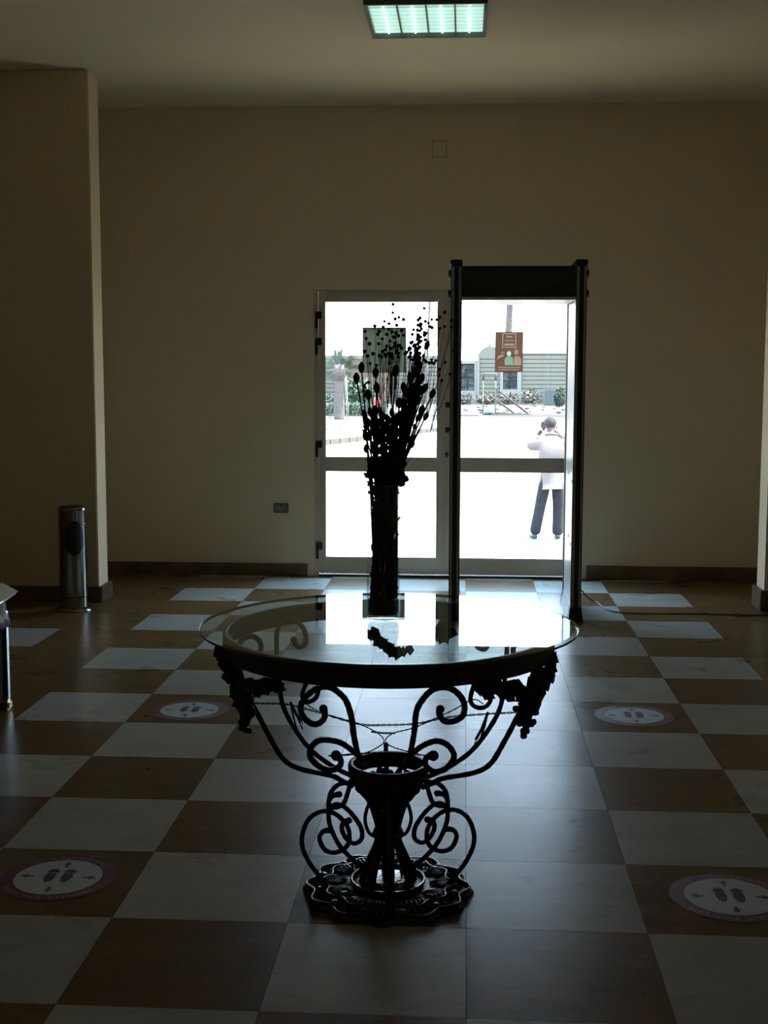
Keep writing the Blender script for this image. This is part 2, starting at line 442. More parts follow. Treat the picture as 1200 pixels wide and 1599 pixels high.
def person_print(q, cx, w, col, z0=1.60):
    pts = [(cx-w, py-.0006, z0), (cx+w, py-.0006, z0), (cx+w, py-.0006, z0+.03), (cx+w*.6, py-.0006, z0+.048), (cx+.008, py-.0006, z0+.053), (cx-.008, py-.0006, z0+.053), (cx-w*.6, py-.0006, z0+.048), (cx-w, py-.0006, z0+.03)]
    q.poly(pts, .0004, (0, 1, 0))
def head_print(q, cx, z, r=.016):
    q.poly([(cx+r*math.cos(a*PI/6), py-.0008, z+r*1.2*math.sin(a*PI/6)) for a in range(12)], .0004, (0, 1, 0))
PR('printed_figure', PG, lambda q: (person_print(q, .306, .034, None), q.box(.275, .395, py-.0005, py, 1.588, 1.600)))
PR('printed_figure', PP, lambda q: (person_print(q, .366, .030, None), head_print(q, .358, 1.683)))
PR('printed_face', PW, lambda q: head_print(q, .304, 1.672))
PR('printed_hand', PP, lambda q: (q.poly([(.215, py-.0006, 1.637), (.228, py-.0006, 1.655), (.262, py-.0006, 1.668), (.266, py-.0006, 1.655), (.240, py-.0006, 1.642), (.222, py-.0006, 1.628)], .0004, (0, 1, 0)), q.box(.246, .272, py-.0006, py, 1.676, 1.684)))
PGR = bpy.data.materials.new('translucent_paper'); PGR.use_nodes = True
_t = PGR.node_tree; _t.nodes.remove(_t.nodes['Principled BSDF'])
_a = _t.nodes.new('ShaderNodeBsdfDiffuse'); _a.inputs[0].default_value = (.42, .46, .40, 1); _b = _t.nodes.new('ShaderNodeBsdfTranslucent'); _b.inputs[0].default_value = (.125, .130, .105, 1)
_c = _t.nodes.new('ShaderNodeAddShader'); _t.links.new(_a.outputs[0], _c.inputs[0]); _t.links.new(_b.outputs[0], _c.inputs[1]); _t.links.new(_c.outputs[0], _t.nodes['Material Output'].inputs[0])
nb = empty('paper_notice', (-.618, YW+.0365, 1.53), label='greenish sheet stuck on the left door glass behind the dried flowers', cat='poster')
q = MB(); q.box(-.162, .162, 0, .0015, 0, .333); q.build('paper', PGR, nb)
q = MB()
for (a0, a1, c0, c1) in ((-.162, .162, .318, .333), (-.162, -.155, 0, .318), (.150, .162, 0, .318)): q.box(a0, a1, .0015, .0022, c0, c1)
q.build('paper_border', mat('paper_border', (.14, .15, .13), .7), nb)

# --- wall fittings
e = empty('power_socket', (-1.393, YW, .5155), label='grey rectangular power socket low on the wall left of the doors', cat='socket')
q = MB(); q.box(-.058, .058, -.009, 0, -.0385, .0385, bev=.004); q.build('cover_plate', mat('grey_plate', (.20, .20, .16), .5), e)
q = MB(); q.box(-.035, .035, -.0115, -.009, -.024, .024, bev=.003); q.build('socket_insert', mat('grey_plate2', (.26, .27, .22), .5), e)
q = MB(); q.box(-.006, .004, -.0135, -.0115, .012, .03); q.build('switch', BLACK, e)
q = MB(); q.box(-.003, .003, -.0135, -.0115, -.012, .004); q.build('indicator', WHITE, e)
e = empty('junction_cover', (-.219, YW, 3.145), label='small square blanking plate painted over, high on the door wall', cat='cover plate')
q = MB(); q.box(-.049, .049, -.007, 0, -.057, .057, bev=.003); q.build('plate', WALL, e)
q = MB(); q.box(-.053, .053, -.003, 0, -.061, .061); q.build('shadow_edge', mat('shadow_rim', (.32, .26, .16), .8), e)  # shadow line round the plate, put in as a darker rim

# --- ceiling light
LAMPW = mat('reflector_glow', (.74, .84, .80), .3, metal=.3, emit=(.66, .95, .86, .80))  # fitting is unlit: daylight reflected in it is added as emission
LOUV = mat('louvre_aluminium', (.78, .86, .83), .2, metal=.9)
LX0, LX1, LY0, LY1 = -.562, .082, 3.94, 4.62
e = empty('ceiling_light', ((LX0+LX1)/2, (LY0+LY1)/2, H), label='square louvred fluorescent fitting on the ceiling', cat='ceiling light')
hx, hy = (LX1-LX0)/2, (LY1-LY0)/2
q = MB(); w = .018
for a in ((-hx, -hx+w, -hy, hy), (hx-w, hx, -hy, hy), (-hx+w, hx-w, -hy, -hy+w), (-hx+w, hx-w, hy-w, hy)): q.box(*a, -.034, 0)
q.build('frame', mat('lamp_frame', (.10, .11, .10), .5), e)
q = MB(); q.box(-hx+w, hx-w, -hy+w, hy-w, -.004, -.001); q.build('reflector', LAMPW, e)
pitch = (2*hx-2*w)/4
for i in range(1, 4):
    x = -hx+w+pitch*i; q = MB(); q.box(x-.004, x+.004, -hy+w, hy-w, -.030, -.005); q.build('divider', mat('louvre_divider', (.10, .14, .13), .5), e)
ns = 9
for j in range(1, ns):
    y = -hy+w+(2*hy-2*w)*j/ns; q = MB(); q.box(-hx+w, hx-w, y-.0015, y+.0015, -.026, -.006); q.build('louvre', LOUV, e)
for i in range(4):
    x = -hx+w+pitch*(i+.5); q = MB(); q.tube([(x, -hy+.03, -.012), (x, hy-.03, -.012)], .006, 8); q.build('tube_lamp', mat('tube_glow', (.75, .95, .9), .3, emit=(.75, 1, .94, .95)), e)  # tubes are off; their faint glow stands in for reflected daylight

# ================================================================= floor stickers
def flat_text(txt, rad, size, ang0, ang1, flip, z, parent, nm='lettering'):
    n = len(txt); b = MB()
    for k, ch in enumerate(txt):
        if ch == ' ': continue
        t = k/(n-1); a = ang0+(ang1-ang0)*t
        cu = bpy.data.curves.new('t', 'FONT'); cu.body = ch; cu.size = size; cu.align_x = 'CENTER'; cu.align_y = 'CENTER'; cu.resolution_u = 2
        ob = bpy.data.objects.new('t', cu); me = ob.to_mesh()
        rot = a-PI/2 if not flip else a+PI/2
        M = Matrix.Translation((rad*math.cos(a), rad*math.sin(a), z)) @ Matrix.Rotation(rot, 4, 'Z')
        vs = [b.bm.verts.new(M @ v.co) for v in me.vertices]
        for p in me.polygons: b.face([vs[i] for i in p.vertices])
        ob.to_mesh_clear(); bpy.data.objects.remove(ob); bpy.data.curves.remove(cu)
    return b.build(nm, GREYP, parent, fix=False)
def disc(b, r, z0, z1, k=64):
    b.lathe([(r, z0), (r, z1)], k, cap_b=True, cap_t=True)
def foot(b, cx, z, mir):
    def ell(cy, rx, ry, cut, top):
        pts = []
        for i in range(24):
            a = 2*PI*i/24; x = rx*math.cos(a)*(1+.12*math.sin(a)*(1)); y = cy+ry*math.sin(a)
            if top and y < cut: y = cut
            if not top and y > cut: y = cut
            p = (cx+mir*x, y, z)
            if not pts or (Vector(p)-Vector(pts[-1])).length > .0008: pts.append(p)
        b.poly(pts, .0003)
    ell(.030, .0185, .028, .032, True)      # sole
    ell(-.002, .0165, .040, .027, False)    # heel and arch
def arrow(b, a, z, r0=.075, r1=.118):
    M = Matrix.Rotation(a, 4, 'Z')
    pts = [(r0, -.004), (r0+.020, -.004), (r0+.020, -.013), (r1, 0), (r0+.020, .013), (r0+.020, .004), (r0, .004)]
    b.poly([M @ Vector((x, y, z)) for x, y in pts], .0003)
def sticker(x, y, rz, label):
    e = empty('floor_sticker', (x, y, 0), rz, label=label, cat='sticker', group='footprint floor stickers')
    q = MB(); disc(q, .176, .0002, .0008); q.build('red_border', RED, e)
    q = MB(); disc(q, .139, .0008, .0010); q.build('inner_ring', INK, e)
    q = MB(); disc(q, .133, .0010, .0013); q.build('white_disc', WHITE, e)
    for s_ in (-1, 1):
        q = MB(); foot(q, s_*.026, .0014, s_); q.build('footprint', INK, e)
    for k in range(4):
        q = MB(); arrow(q, k*PI/2, .0014); q.build('arrow', INK, e)
    flat_text('KEEP YOUR DISTANCE', .1575, .026, R(215), R(325), True, .0010, e)
    flat_text('حافظ على مسافة آمنة'[::-1], .1575, .030, R(140), R(40), False, .0010, e)
sticker(-1.243, .775, 0, 'round footprint sticker on the brown tile in the left foreground')
sticker(.778, .768, 0, 'round footprint sticker on the brown tile in the right foreground')
sticker(-1.258, 2.722, 0, 'round footprint sticker on the tile left of the table, further back')
sticker(.757, 2.770, 0, 'round footprint sticker on the tile right of the table, further back')

# ================================================================= TABLE
TC = Vector((-.232, .74, 0))
tb = empty('wrought_iron_table', TC, label='black wrought iron scroll table with a round glass top on a cast lobed base', cat='table')
def tpart(b, nm, M=IRON): return b.build(nm, M, tb)
RB = .480
q = MB(); q.lathe([(RB, .735), (RB, .792), (RB-.004, .795), (RB-.014, .795), (RB-.014, .790), (RB-.008, .788), (RB-.008, .735), (RB, .735)], 96); tpart(q, 'top_ring')
# glass top: sheet with a dark green ground edge and a narrow bevel
GR = .548; Z0, Z1 = .797, .807
q = MB(); q.lathe([(.0005, 0), (.30, 0), (GR-.012, 0)], 128)
for f in q.bm.faces: f.smooth = False
gt = q.build('glass_top', TGLASS, tb); gt.location = (0, 0, Z1+.0032); gt.rotation_euler = (-R(.45), 0, 0)
q = MB(); q.lathe([(GR-.012, 0), (GR, -.003)], 128)
for f in q.bm.faces: f.smooth = False
q.build('bevel', TGLASS, gt)
q = MB(); q.lathe([(GR, -.003), (GR+.0006, -.008), (GR-.001, -.010), (GR-.006, -.010)], 128)
q.build('glass_edge', EDGE, gt)
def leg_curve(pts, az): 
    a = R(az); return [Vector((r*math.cos(a), r*math.sin(a), z)) for r, z in pts]
legA = [(.105, .330), (.135, .345), (.170, .365), (.262, .392), (.312, .425), (.352, .495), (.384, .560), (.406, .605), (.428, .665), (.440, .720), (.440, .755), (.425, .783), (.395, .788), (.375, .768), (.378, .742), (.398, .734)]
legB = [(.105, .325), (.150, .335), (.202, .350), (.279, .388), (.340, .447), (.382, .511), (.396, .581), (.402, .650), (.405, .705), (.400, .750), (.375, .782), (.335, .785), (.300, .755), (.297, .715), (.325, .702), (.340, .722)]
def bar(pts, nm, r=.0078, end=1.3, n=7, k=8, tip=True):
    P = spline(pts, n); N_ = len(P)
    rr = [r*(1+.05*math.sin(i*1.7)) for i in range(N_)]
    if tip:
        for i in range(7): rr[N_-1-i] = r*(1+(end-1)*(1-i/7))
    q = MB(); q.tube(P, rr, k); q.ball(P[-1], rr[-1]*1.05); return tpart(q, nm)
for az, P in ((197, legA), (-17, legA), (152, legB), (30, legB)): bar(leg_curve(P, az), 'leg_bar')
Cc = [(-0.069, -0.096, 0.423), (-0.079, -0.113, 0.446), (-0.079, -0.257, 0.544), (-0.073, -0.407, 0.64), (-0.083, -0.442, 0.691), (-0.102, -0.439, 0.712), (-0.127, -0.432, 0.725), (-0.153, -0.424, 0.722), (-0.181, -0.414, 0.704), (-0.203, -0.398, 0.676), (-0.21, -0.373, 0.645), (-0.202, -0.341, 0.614), (-0.182, -0.322, 0.595), (-0.158, -0.351, 0.61), (-0.144, -0.391, 0.639), (-0.146, -0.411, 0.662)]
C2 = [(0.06, -0.098, 0.426), (0.068, -0.117, 0.451), (0.087, -0.299, 0.569), (0.098, -0.427, 0.665), (0.117, -0.435, 0.702), (0.139, -0.429, 0.722), (0.165, -0.42, 0.727), (0.192, -0.409, 0.718), (0.214, -0.398, 0.694), (0.222, -0.384, 0.666), (0.216, -0.362, 0.636), (0.194, -0.351, 0.619), (0.17, -0.363, 0.622), (0.157, -0.394, 0.646), (0.159, -0.411, 0.667)]
E1 = [(-0.058, -0.105, 0.407), (-0.068, -0.111, 0.435), (-0.096, -0.128, 0.466), (-0.122, -0.143, 0.49), (-0.148, -0.159, 0.503), (-0.182, -0.179, 0.509), (-0.204, -0.19, 0.493), (-0.209, -0.19, 0.467), (-0.195, -0.187, 0.445), (-0.173, -0.174, 0.426), (-0.148, -0.159, 0.418), (-0.129, -0.147, 0.426), (-0.127, -0.146, 0.444), (-0.139, -0.153, 0.458)]
E2 = [(0.049, -0.099, 0.407), (0.064, -0.108, 0.441), (0.09, -0.124, 0.472), (0.119, -0.141, 0.495), (0.148, -0.159, 0.508), (0.177, -0.176, 0.501), (0.194, -0.186, 0.478), (0.188, -0.183, 0.455), (0.169, -0.171, 0.431), (0.142, -0.155, 0.418), (0.12, -0.142, 0.424), (0.112, -0.137, 0.439), (0.119, -0.142, 0.456), (0.136, -0.151, 0.463)]
L1 = [(-0.155, -0.433, 0.730), (-0.161, -0.431, 0.7), (-0.177, -0.425, 0.685), (-0.194, -0.417, 0.684), (-0.201, -0.414, 0.7), (-0.191, -0.419, 0.728)]
L2 = [(0.247, -0.388, 0.733), (0.237, -0.394, 0.693), (0.245, -0.389, 0.672), (0.266, -0.376, 0.663), (0.284, -0.362, 0.669), (0.292, -0.355, 0.691), (0.285, -0.361, 0.73)]
for P in (Cc, C2): bar(P, 'upper_scroll', .0085)
for P in (E1, E2): bar(P, 'lower_scroll', .0088, end=1.7)
for P in (L1, L2): bar(P, 'loop', .0062, tip=False)
# hub cup
q = MB(); q.lathe([(.104, .392), (.116, .394), (.119, .386), (.118, .360), (.110, .346), (.102, .348), (.104, .372), (.104, .392)], 64); tpart(q, 'hub_ring')
q = MB(); q.lathe([(.060, .286), (.062, .276), (.056, .266), (.046, .262), (.046, .272), (.054, .280), (.060, .286)], 32)
for i in range(10):
    a = 2*PI*i/10
    q.tube([(.104*math.cos(a), .104*math.sin(a), .348), (.084*math.cos(a+.1), .084*math.sin(a+.1), .318), (.060*math.cos(a), .060*math.sin(a), .278)], [.007, .014, .006], 8); q.ball((.088*math.cos(a+.3), .088*math.sin(a+.3), .326), .013, 1, 1, 1.4, 8, 6)
tpart(q, 'hub_cup')
# pedestal: splayed bars pinched at the waist
for i in range(8):
    a = 2*PI*i/8+.2
    pts = [(.096, .345), (.056, .280), (.036, .225), (.028, .185), (.034, .150), (.054, .105), (.072, .060), (.080, .022)]
    P = spline([(r*math.cos(a), r*math.sin(a), z) for r, z in pts], 5)
    q = MB(); q.tube(P, .0095, 8); tpart(q, 'pedestal_bar')
for sgn in (0, 180, 90, 270):
    pts = [(.050, .285), (.064, .25), (.068, .215), (.056, .18), (.036, .168)]
    a = R(sgn+8); q = MB(); q.tube(spline([(r*math.cos(a), r*math.sin(a), z) for r, z in pts], 6), .0055, 8); tpart(q, 'side_loop')
q = MB(); q.lathe([(.026, .160), (.042, .165), (.047, .178), (.042, .192), (.028, .196)], 32); q.tube([(0, 0, .02), (0, 0, .34)], .016, 12); tpart(q, 'waist_collar')
s1 = [(.110, .335), (.145, .330), (.170, .304), (.176, .259), (.173, .210), (.149, .152), (.117, .112), (.084, .080), (.060, .055)]
s2 = [(.205, .020), (.192, .038), (.230, .088), (.253, .140), (.253, .183), (.234, .227), (.198, .249), (.160, .243), (.128, .213), (.115, .180), (.122, .142), (.154, .123), (.187, .132), (.203, .166), (.194, .187), (.173, .192)]
s3 = [(.108, .345), (.118, .310), (.130, .275), (.148, .262), (.168, .262), (.176, .275), (.165, .295), (.145, .300)]
s3b = [(.175, .247), (.160, .268), (.139, .267), (.116, .249), (.094, .221), (.079, .192), (.079, .162), (.101, .149), (.124, .165), (.137, .193), (.133, .215), (.116, .220)]
s2[0] = (.180, .030)
for az in (188, 4, 96, 276):
    for P in (s1, s2, s3, s3b): bar(leg_curve(P, az), 'base_scroll', .0072, end=1.35, n=6)
# cast base: three lobed tiers with relief
def sc(r): return .0 if r < .12 else .045
q = MB(); q.lathe([(.0005, .040), (.060, .044), (.085, .032), (.105, .034), (.115, .026), (.150, .028), (.162, .020), (.196, .024), (.206, .014), (.232, .018), (.244, .006), (.244, 0), (.0005, 0)], 160, scallop=(12, sc))
base = tpart(q, 'cast_base', IRONG)
for i in range(12):
    a = 2*PI*i/12; q = MB()
    c = Vector((math.cos(a), math.sin(a), 0)); tt = Vector((-math.sin(a), math.cos(a), 0))
    for k in range(-2, 3):       # petal relief: five ribs
        p0 = c*.125+tt*.006*k; p2 = c*(.222-.006*abs(k))+tt*.019*k; pm = (p0+p2)/2
        q.tube([p0+Vector((0, 0, .026)), pm+Vector((0, 0, .033)), p2+Vector((0, 0, .016))], [.003, .0055, .003], 6)
    q.build('petal', IRONG, base)
for i in range(12):
    a = 2*PI*(i+.5)/12; q = MB(); q.ball((.205*math.cos(a), .205*math.sin(a), .022), .014, 1, 1, .6, 10, 6); q.build('boss', IRONG, base)
q = MB(); n = 240
q.tube([Vector(((.232+.012*math.cos(12*2*PI*i/n))*math.cos(2*PI*i/n), (.232+.012*math.cos(12*2*PI*i/n))*math.sin(2*PI*i/n), .020)) for i in range(n)], .0042, 6, closed=True)
q.tube([Vector(((.186+.010*math.cos(12*2*PI*i/n))*math.cos(2*PI*i/n), (.186+.010*math.cos(12*2*PI*i/n))*math.sin(2*PI*i/n), .030)) for i in range(n)], .0038, 6, closed=True)
q.tube([Vector((.108*math.cos(2*PI*i/60), .108*math.sin(2*PI*i/60), .038)) for i in range(60)], .005, 6, closed=True)
q.build('rim_bead', IRONG, base)

# ornaments: vine leaves, grape bunches, twisted wires
rg = random.Random(5)
def vine_leaf(c, size, nrm, spin, nm='leaf'):
    c = Vector(c); nrm = Vector(nrm).normalized(); u = nrm.orthogonal().normalized(); v = nrm.cross(u)
    uu = u*math.cos(spin)+v*math.sin(spin); vv = -u*math.sin(spin)+v*math.cos(spin)
    q = MB(); pts = []; N_ = 20
    for i in range(N_):
        a = 2*PI*i/N_
        rr = size*(.80+.20*abs(math.cos(2.5*a))+.05*math.cos(10*a)) * (.7 if abs(a-PI) < .35 else 1)
        bend = .25*size*math.cos(2*a)
        pts.append(c+uu*rr*math.cos(a)+vv*rr*math.sin(a)*.8+nrm*bend)
    f = [q.bm.verts.new(p) for p in pts]; bk = [q.bm.verts.new(p-nrm*.003) for p in pts]
    c1 = q.bm.verts.new(c+nrm*.004); c2 = q.bm.verts.new(c-nrm*.001)
    for i in range(N_):
        j = (i+1) % N_
        q.face([c1, f[i], f[j]]); q.face([c2, bk[j], bk[i]]); q.face([f[i], bk[i], bk[j], f[j]])
    return tpart(q, nm)
def bunch(c, h, w):
    q = MB(); c = Vector(c)
    for i in range(26):
        t = rg.random(); rr = w*(1-t*.75); a = rg.uniform(0, 2*PI)
        q.ball(c+Vector((rr*math.cos(a)*rg.uniform(.3, 1), rr*math.sin(a)*rg.uniform(.3, 1), -t*h)), .0085, 1, 1, 1.1, 6, 5)
    return tpart(q, 'grape_bunch')
for sx in (-1, 1):
    f = 1 if sx < 0 else 1.02
    for (x, y, z, sz, nx) in ((-.470, -.07, .722, .030, -1), (-.464, -.09, .694, .030, -1), (-.452, -.09, .665, .026, -.8), (-.440, -.09, .638, .028, -.7), (-.425, -.11, .618, .034, -.6), (-.405, -.13, .605, .036, -.3), (-.395, -.16, .630, .026, 0), (-.385, -.20, .590, .028, -.2)):
        vine_leaf((sx*-x*-1*-1 if sx < 0 else -x, y+rg.uniform(-.01, .01), z), sz*f, (nx*(1 if sx < 0 else -1), -1.2, rg.uniform(-.2, .3)), rg.uniform(0, 6))
    xx = -1 if sx < 0 else 1
    bunch((xx*.405, -.15, .630), .10, .034); bunch((xx*.388, -.16, .610), .085, .028)
    for k in range(9):
        t = k/8; vine_leaf((xx*(.472-.085*t+rg.uniform(-.012, .012)), -.08-.09*t, .735-.115*t+rg.uniform(-.01, .01)), rg.uniform(.020, .030), (rg.uniform(-.5, .5), -1, rg.uniform(-.2, .4)), rg.uniform(0, 6))
    for k in range(5):
        vine_leaf((xx*(.40+rg.uniform(-.028, .022)), -.16, .615+rg.uniform(-.035, .045)), rg.uniform(.024, .032), (rg.uniform(-.4, .4), -1, rg.uniform(-.2, .3)), rg.uniform(0, 6))
    for k in range(7):
        t = k/6; vine_leaf((xx*(.385-.10*t), -.20-.14*t, .668+.035*t+rg.uniform(-.012, .012)), rg.uniform(.016, .026), (rg.uniform(-.4, .4), -1, rg.uniform(-.2, .3)), rg.uniform(0, 6))
for (x, y, z, sz) in ((-.302, -.335, .700, .028), (-.282, -.35, .712, .024), (-.268, -.355, .700, .020), (-.325, -.31, .690, .026), (-.34, -.30, .672, .018),
                      (.305, -.330, .705, .030), (.330, -.31, .690, .030), (.358, -.28, .700, .024), (.280, -.35, .715, .026), (.345, -.29, .672, .020), (.262, -.36, .71, .022)):
    vine_leaf((x, y, z), sz, (rg.uniform(-.4, .4), -1, rg.uniform(-.2, .4)), rg.uniform(0, 6))
# garland hanging at the back of the ring, seen through the glass
gar = [(-.115, .40, .700), (-.090, .40, .690), (-.066, .38, .700), (-.055, .35, .682), (-.040, .33, .680), (-.025, .31, .674), (-.012, .28, .672), (.000, .25, .672), (.010, .22, .672), (.03, .21, .680), (.050, .205, .686)]
for i, p in enumerate(gar): vine_leaf(p, .019 if i > 8 else .024, (rg.uniform(-.3, .3), -1, .5), rg.uniform(0, 6))
for p in ((.140, .33, .712), (.150, .32, .735), (.165, .32, .742), (.172, .32, .722), (.155, .33, .700)): vine_leaf(p, .028, (rg.uniform(-.3, .3), -1, .5), rg.uniform(0, 6))
def twist(pts, nm='twisted_wire', r=.0016, amp=.0022):
    P = spline(pts, 14); q = MB(); n = len(P)
    for ph in (0, PI):
        Q = [p+Vector((0, amp*math.cos(i*1.1+ph), amp*math.sin(i*1.1+ph))) for i, p in enumerate(P)]
        q.tube(Q, r, 5)
    return tpart(q, nm)
def wp(l, y=0.): return [(a, y+dy, b) for a, b, dy in l]
twist([(-.418, -.12, .600), (-.376, -.03, .572), (-.296, 0, .562), (-.202, 0, .539), (-.088, 0, .508), (-.013, 0, .506), (.081, 0, .512), (.175, 0, .533), (.286, 0, .545), (.383, -.02, .558), (.415, -.10, .590)])
twist([(-.20, -.36, .66), (-.245, -.05, .585), (-.202, 0, .541), (-.088, 0, .508), (-.032, 0, .481), (-.013, 0, .458), (-.032, 0, .438), (-.079, 0, .418), (-.174, -.02, .415)], r=.0014, amp=.001)
twist([(.27, -.36, .67), (.245, -.05, .60), (.19, 0, .555), (.081, 0, .502), (.015, 0, .482), (-.009, 0, .458), (.016, 0, .439), (.082, 0, .422), (.138, -.02, .415)], r=.0014, amp=.001)
twist([(-.174, -.03, .419), (-.088, -.01, .421), (0, 0, .424), (.063, -.01, .424), (.138, -.03, .423)], amp=.001)
twist([(-.05, 0, .485), (-.02, 0, .482), (.02, 0, .482)], amp=.002)
q = MB(); q.tube([(-.013, .095, .37), (-.013, .095, .425)], .007, 8); tpart(q, 'hub_stub')
for (xa, za, xb, zb, ya) in ((-.287, .575, -.259, .490, -.02), (.290, .556, .262, .462, -.02)):
    for k in range(7):
        q = MB(); d = rg.uniform(-.012, .012)
        q.tube([(xa, ya, za), ((xa+xb)/2+d*.5, ya+d, (za+zb)/2), (xb+d, ya+rg.uniform(-.01, .01), zb+rg.uniform(0, .03))], [.0035, .003, .0016], 5); tpart(q, 'tendril')

# ================================================================= VASE and dried flowers
VX, VY, VZ = TC.x-.021, TC.y+.075, Z1+.0032
vs = empty('glass_vase', (VX, VY, VZ), label='tall clear glass cylinder vase standing on the glass tabletop', cat='vase')
q = MB(); q.lathe([(.0005, .0005), (.044, .0005), (.0488, .004), (.050, .02), (.0492, .12), (.0485, .395), (.0460, .395), (.0465, .12), (.0470, .022), (.044, .014), (.0005, .013)], 64)
q.build('body', VGLASS, vs)
q = MB(); q.lathe([(.0475, .3985), (.0487, .3965), (.0475, .3945), (.0457, .3965), (.0475, .3985)], 64); q.build('rim', mat('glass_rim', (.18, .24, .24), .05, spec=1.), vs)
q = MB(); q.lathe([(.0005, .0135), (.0435, .0135), (.0462, .022), (.0463, .060), (.0005, .062)], 48)
q.build('base_filling', mat('dark_blue_gravel', (.008, .012, .025), .3, bump=.6, bump_scale=120), vs)

K = .001883
def pxz(x, y): return (x-597)*K+VX, 1.536+(581-y)*K   # x, z of a spot in the plane of the bouquet
rf = random.Random(11)
def stem_pts(tx, tz, ty=None):
    """curve of a stem from the bottom of the vase to its head"""
    _a, _r = rf.uniform(0, 2*PI), .042*math.sqrt(rf.random()); bx, by = VX+_r*math.cos(_a), VY+_r*math.sin(_a)
    ty = VY+rf.uniform(-.05, .05) if ty is None else ty
    rimx = VX+max(-.041, min(.041, (tx-VX)*.6+rf.uniform(-.018, .018))); rimy = VY+max(-.020, min(.020, (ty-VY)*.5))
    rimz = VZ+.40
    if tz < rimz:
        tx = VX+max(-.036, min(.036, tx-VX)); ty = VY+max(-.025, min(.025, ty-VY))
        return [(bx, by, VZ+.03), ((bx+tx)/2, (by+ty)/2, (VZ+tz)/2), (tx, ty, tz)]
    h = (tz-rimz)
    return [(bx, by, VZ+.025), ((bx+rimx)/2, (by+rimy)/2, VZ+.21), (rimx, rimy, rimz), (rimx+(tx-rimx)*.42, rimy+(ty-rimy)*.42, rimz+h*.5), (tx, ty, tz)]
pods = [(553, 592), (564, 575), (583, 583), (588, 606), (572, 617), (570, 700), (616, 580), (664, 541), (672, 615), (655, 592), (648, 600), (651, 572), (645, 580), (638, 590), (640, 605), (632, 612), (627, 606), (648, 615), (655, 610), (660, 607), (637, 618), (650, 625), (645, 632), (656, 640), (662, 650), (650, 652), (643, 642), (634, 640), (628, 628), (620, 630),
        (566, 648), (571, 655), (578, 645), (582, 655), (590, 660), (586, 640), (596, 650), (574, 660), (597, 665), (604, 655), (610, 645), (616, 655), (622, 650), (615, 668), (628, 660), (636, 668), (606, 672), (592, 676), (640, 660), (630, 645)]
pods += [(max(570, min(640, rf.gauss(610, 22))), rf.uniform(655, 700)) for _ in range(26)]
pods += [(rf.uniform(580, 628), rf.uniform(700, 765)) for _ in range(26)]
pods += [(577, 740), (623, 752), (630, 748), (579, 728)]
pods += [(rf.uniform(583, 618), rf.uniform(765, 905)) for _ in range(34)]
def pod_shape(q, p, d, s):
    d = Vector(d).normalized(); qq = d.to_track_quat('Z', 'Y').to_matrix().to_4x4()
    prof = [(.0015, -.5), (.30, -.38), (.46, -.12), (.50, .12), (.38, .36), (.20, .46), (.26, .54)]
    rings = []
    k = 7
    for r, z in prof:
        rings.append([q.bm.verts.new(Vector(p)+(qq @ Vector((r*s*.62*math.cos(2*PI*i/k), r*s*.62*math.sin(2*PI*i/k), z*s)))) for i in range(k)])
    for a, b_ in zip(rings, rings[1:]):
        for j in range(k): q.face([a[j], a[(j+1) % k], b_[(j+1) % k], b_[j]], True)
    q.face(rings[0][::-1]); q.face(rings[-1])
def dry_leaf(q, p, s):
    p = Vector(p); d = Vector((rf.uniform(-1, 1), rf.uniform(-1, 1), rf.uniform(.1, 1.4))).normalized(); w = d.orthogonal().normalized()*s*.32; n = d.cross(w).normalized()*s*.12
    a = [q.bm.verts.new(v) for v in (p, p+d*s*.4+w, p+d*s*.7+w*.8+n, p+d*s, p+d*s*.65-w*.9+n, p+d*s*.35-w)]
    q.face(a)
    b2 = [q.bm.verts.new(v.co+n*.25) for v in a]; q.face(b2[::-1])
    for i in range(6): q.face([a[i], a[(i+1) % 6], b2[(i+1) % 6], b2[i]])
PODL = {0: 'dried pod stem with the pod furthest left of the whole bouquet', 3: 'dried pod stem topped just below the greenish sheet, left of centre', 5: 'short dried pod stem drooping low on the left of the bouquet',
 6: 'dried pod stem ending over the lower right part of the greenish sheet', 7: 'dried pod stem reaching highest of all, leaning right', 8: 'dried pod stem leaning furthest to the right, its pod clear of the others'}
for i, (x, y) in enumerate(pods):
    tx, tz = pxz(x, y); P = stem_pts(tx, tz)
    e = empty('dried_pod_stem', P[0], cat='dried flower', group='dried pod stems in the vase', label='dark dried stem with a papery seed pod, in the glass vase')
    o0 = Vector(P[0]); SP = [Vector(p)-o0 for p in spline(P, 5)]
    q = MB(); q.tube(SP, [.0024]*(len(SP)-1)+[.0014], 5)
    for k in range(2, len(SP)-1, 1):
        if rf.random() < (.85 if SP[k].z < .38 else .30 if SP[k].z < .5 else .12): dry_leaf(q, SP[k], rf.uniform(.010, .016) if SP[k].z < .38 else rf.uniform(.014, .028))
    q.build('stem', DRIED, e)
    q = MB(); d = SP[-1]-SP[-3]; pod_shape(q, SP[-1], d+Vector((rf.uniform(-.01, .01), rf.uniform(-.01, .01), 0)), rf.uniform(.026, .036)); po = q.build('pod', POD, e)
    if i in PODL: e['label'] = PODL[i]; del e['group']
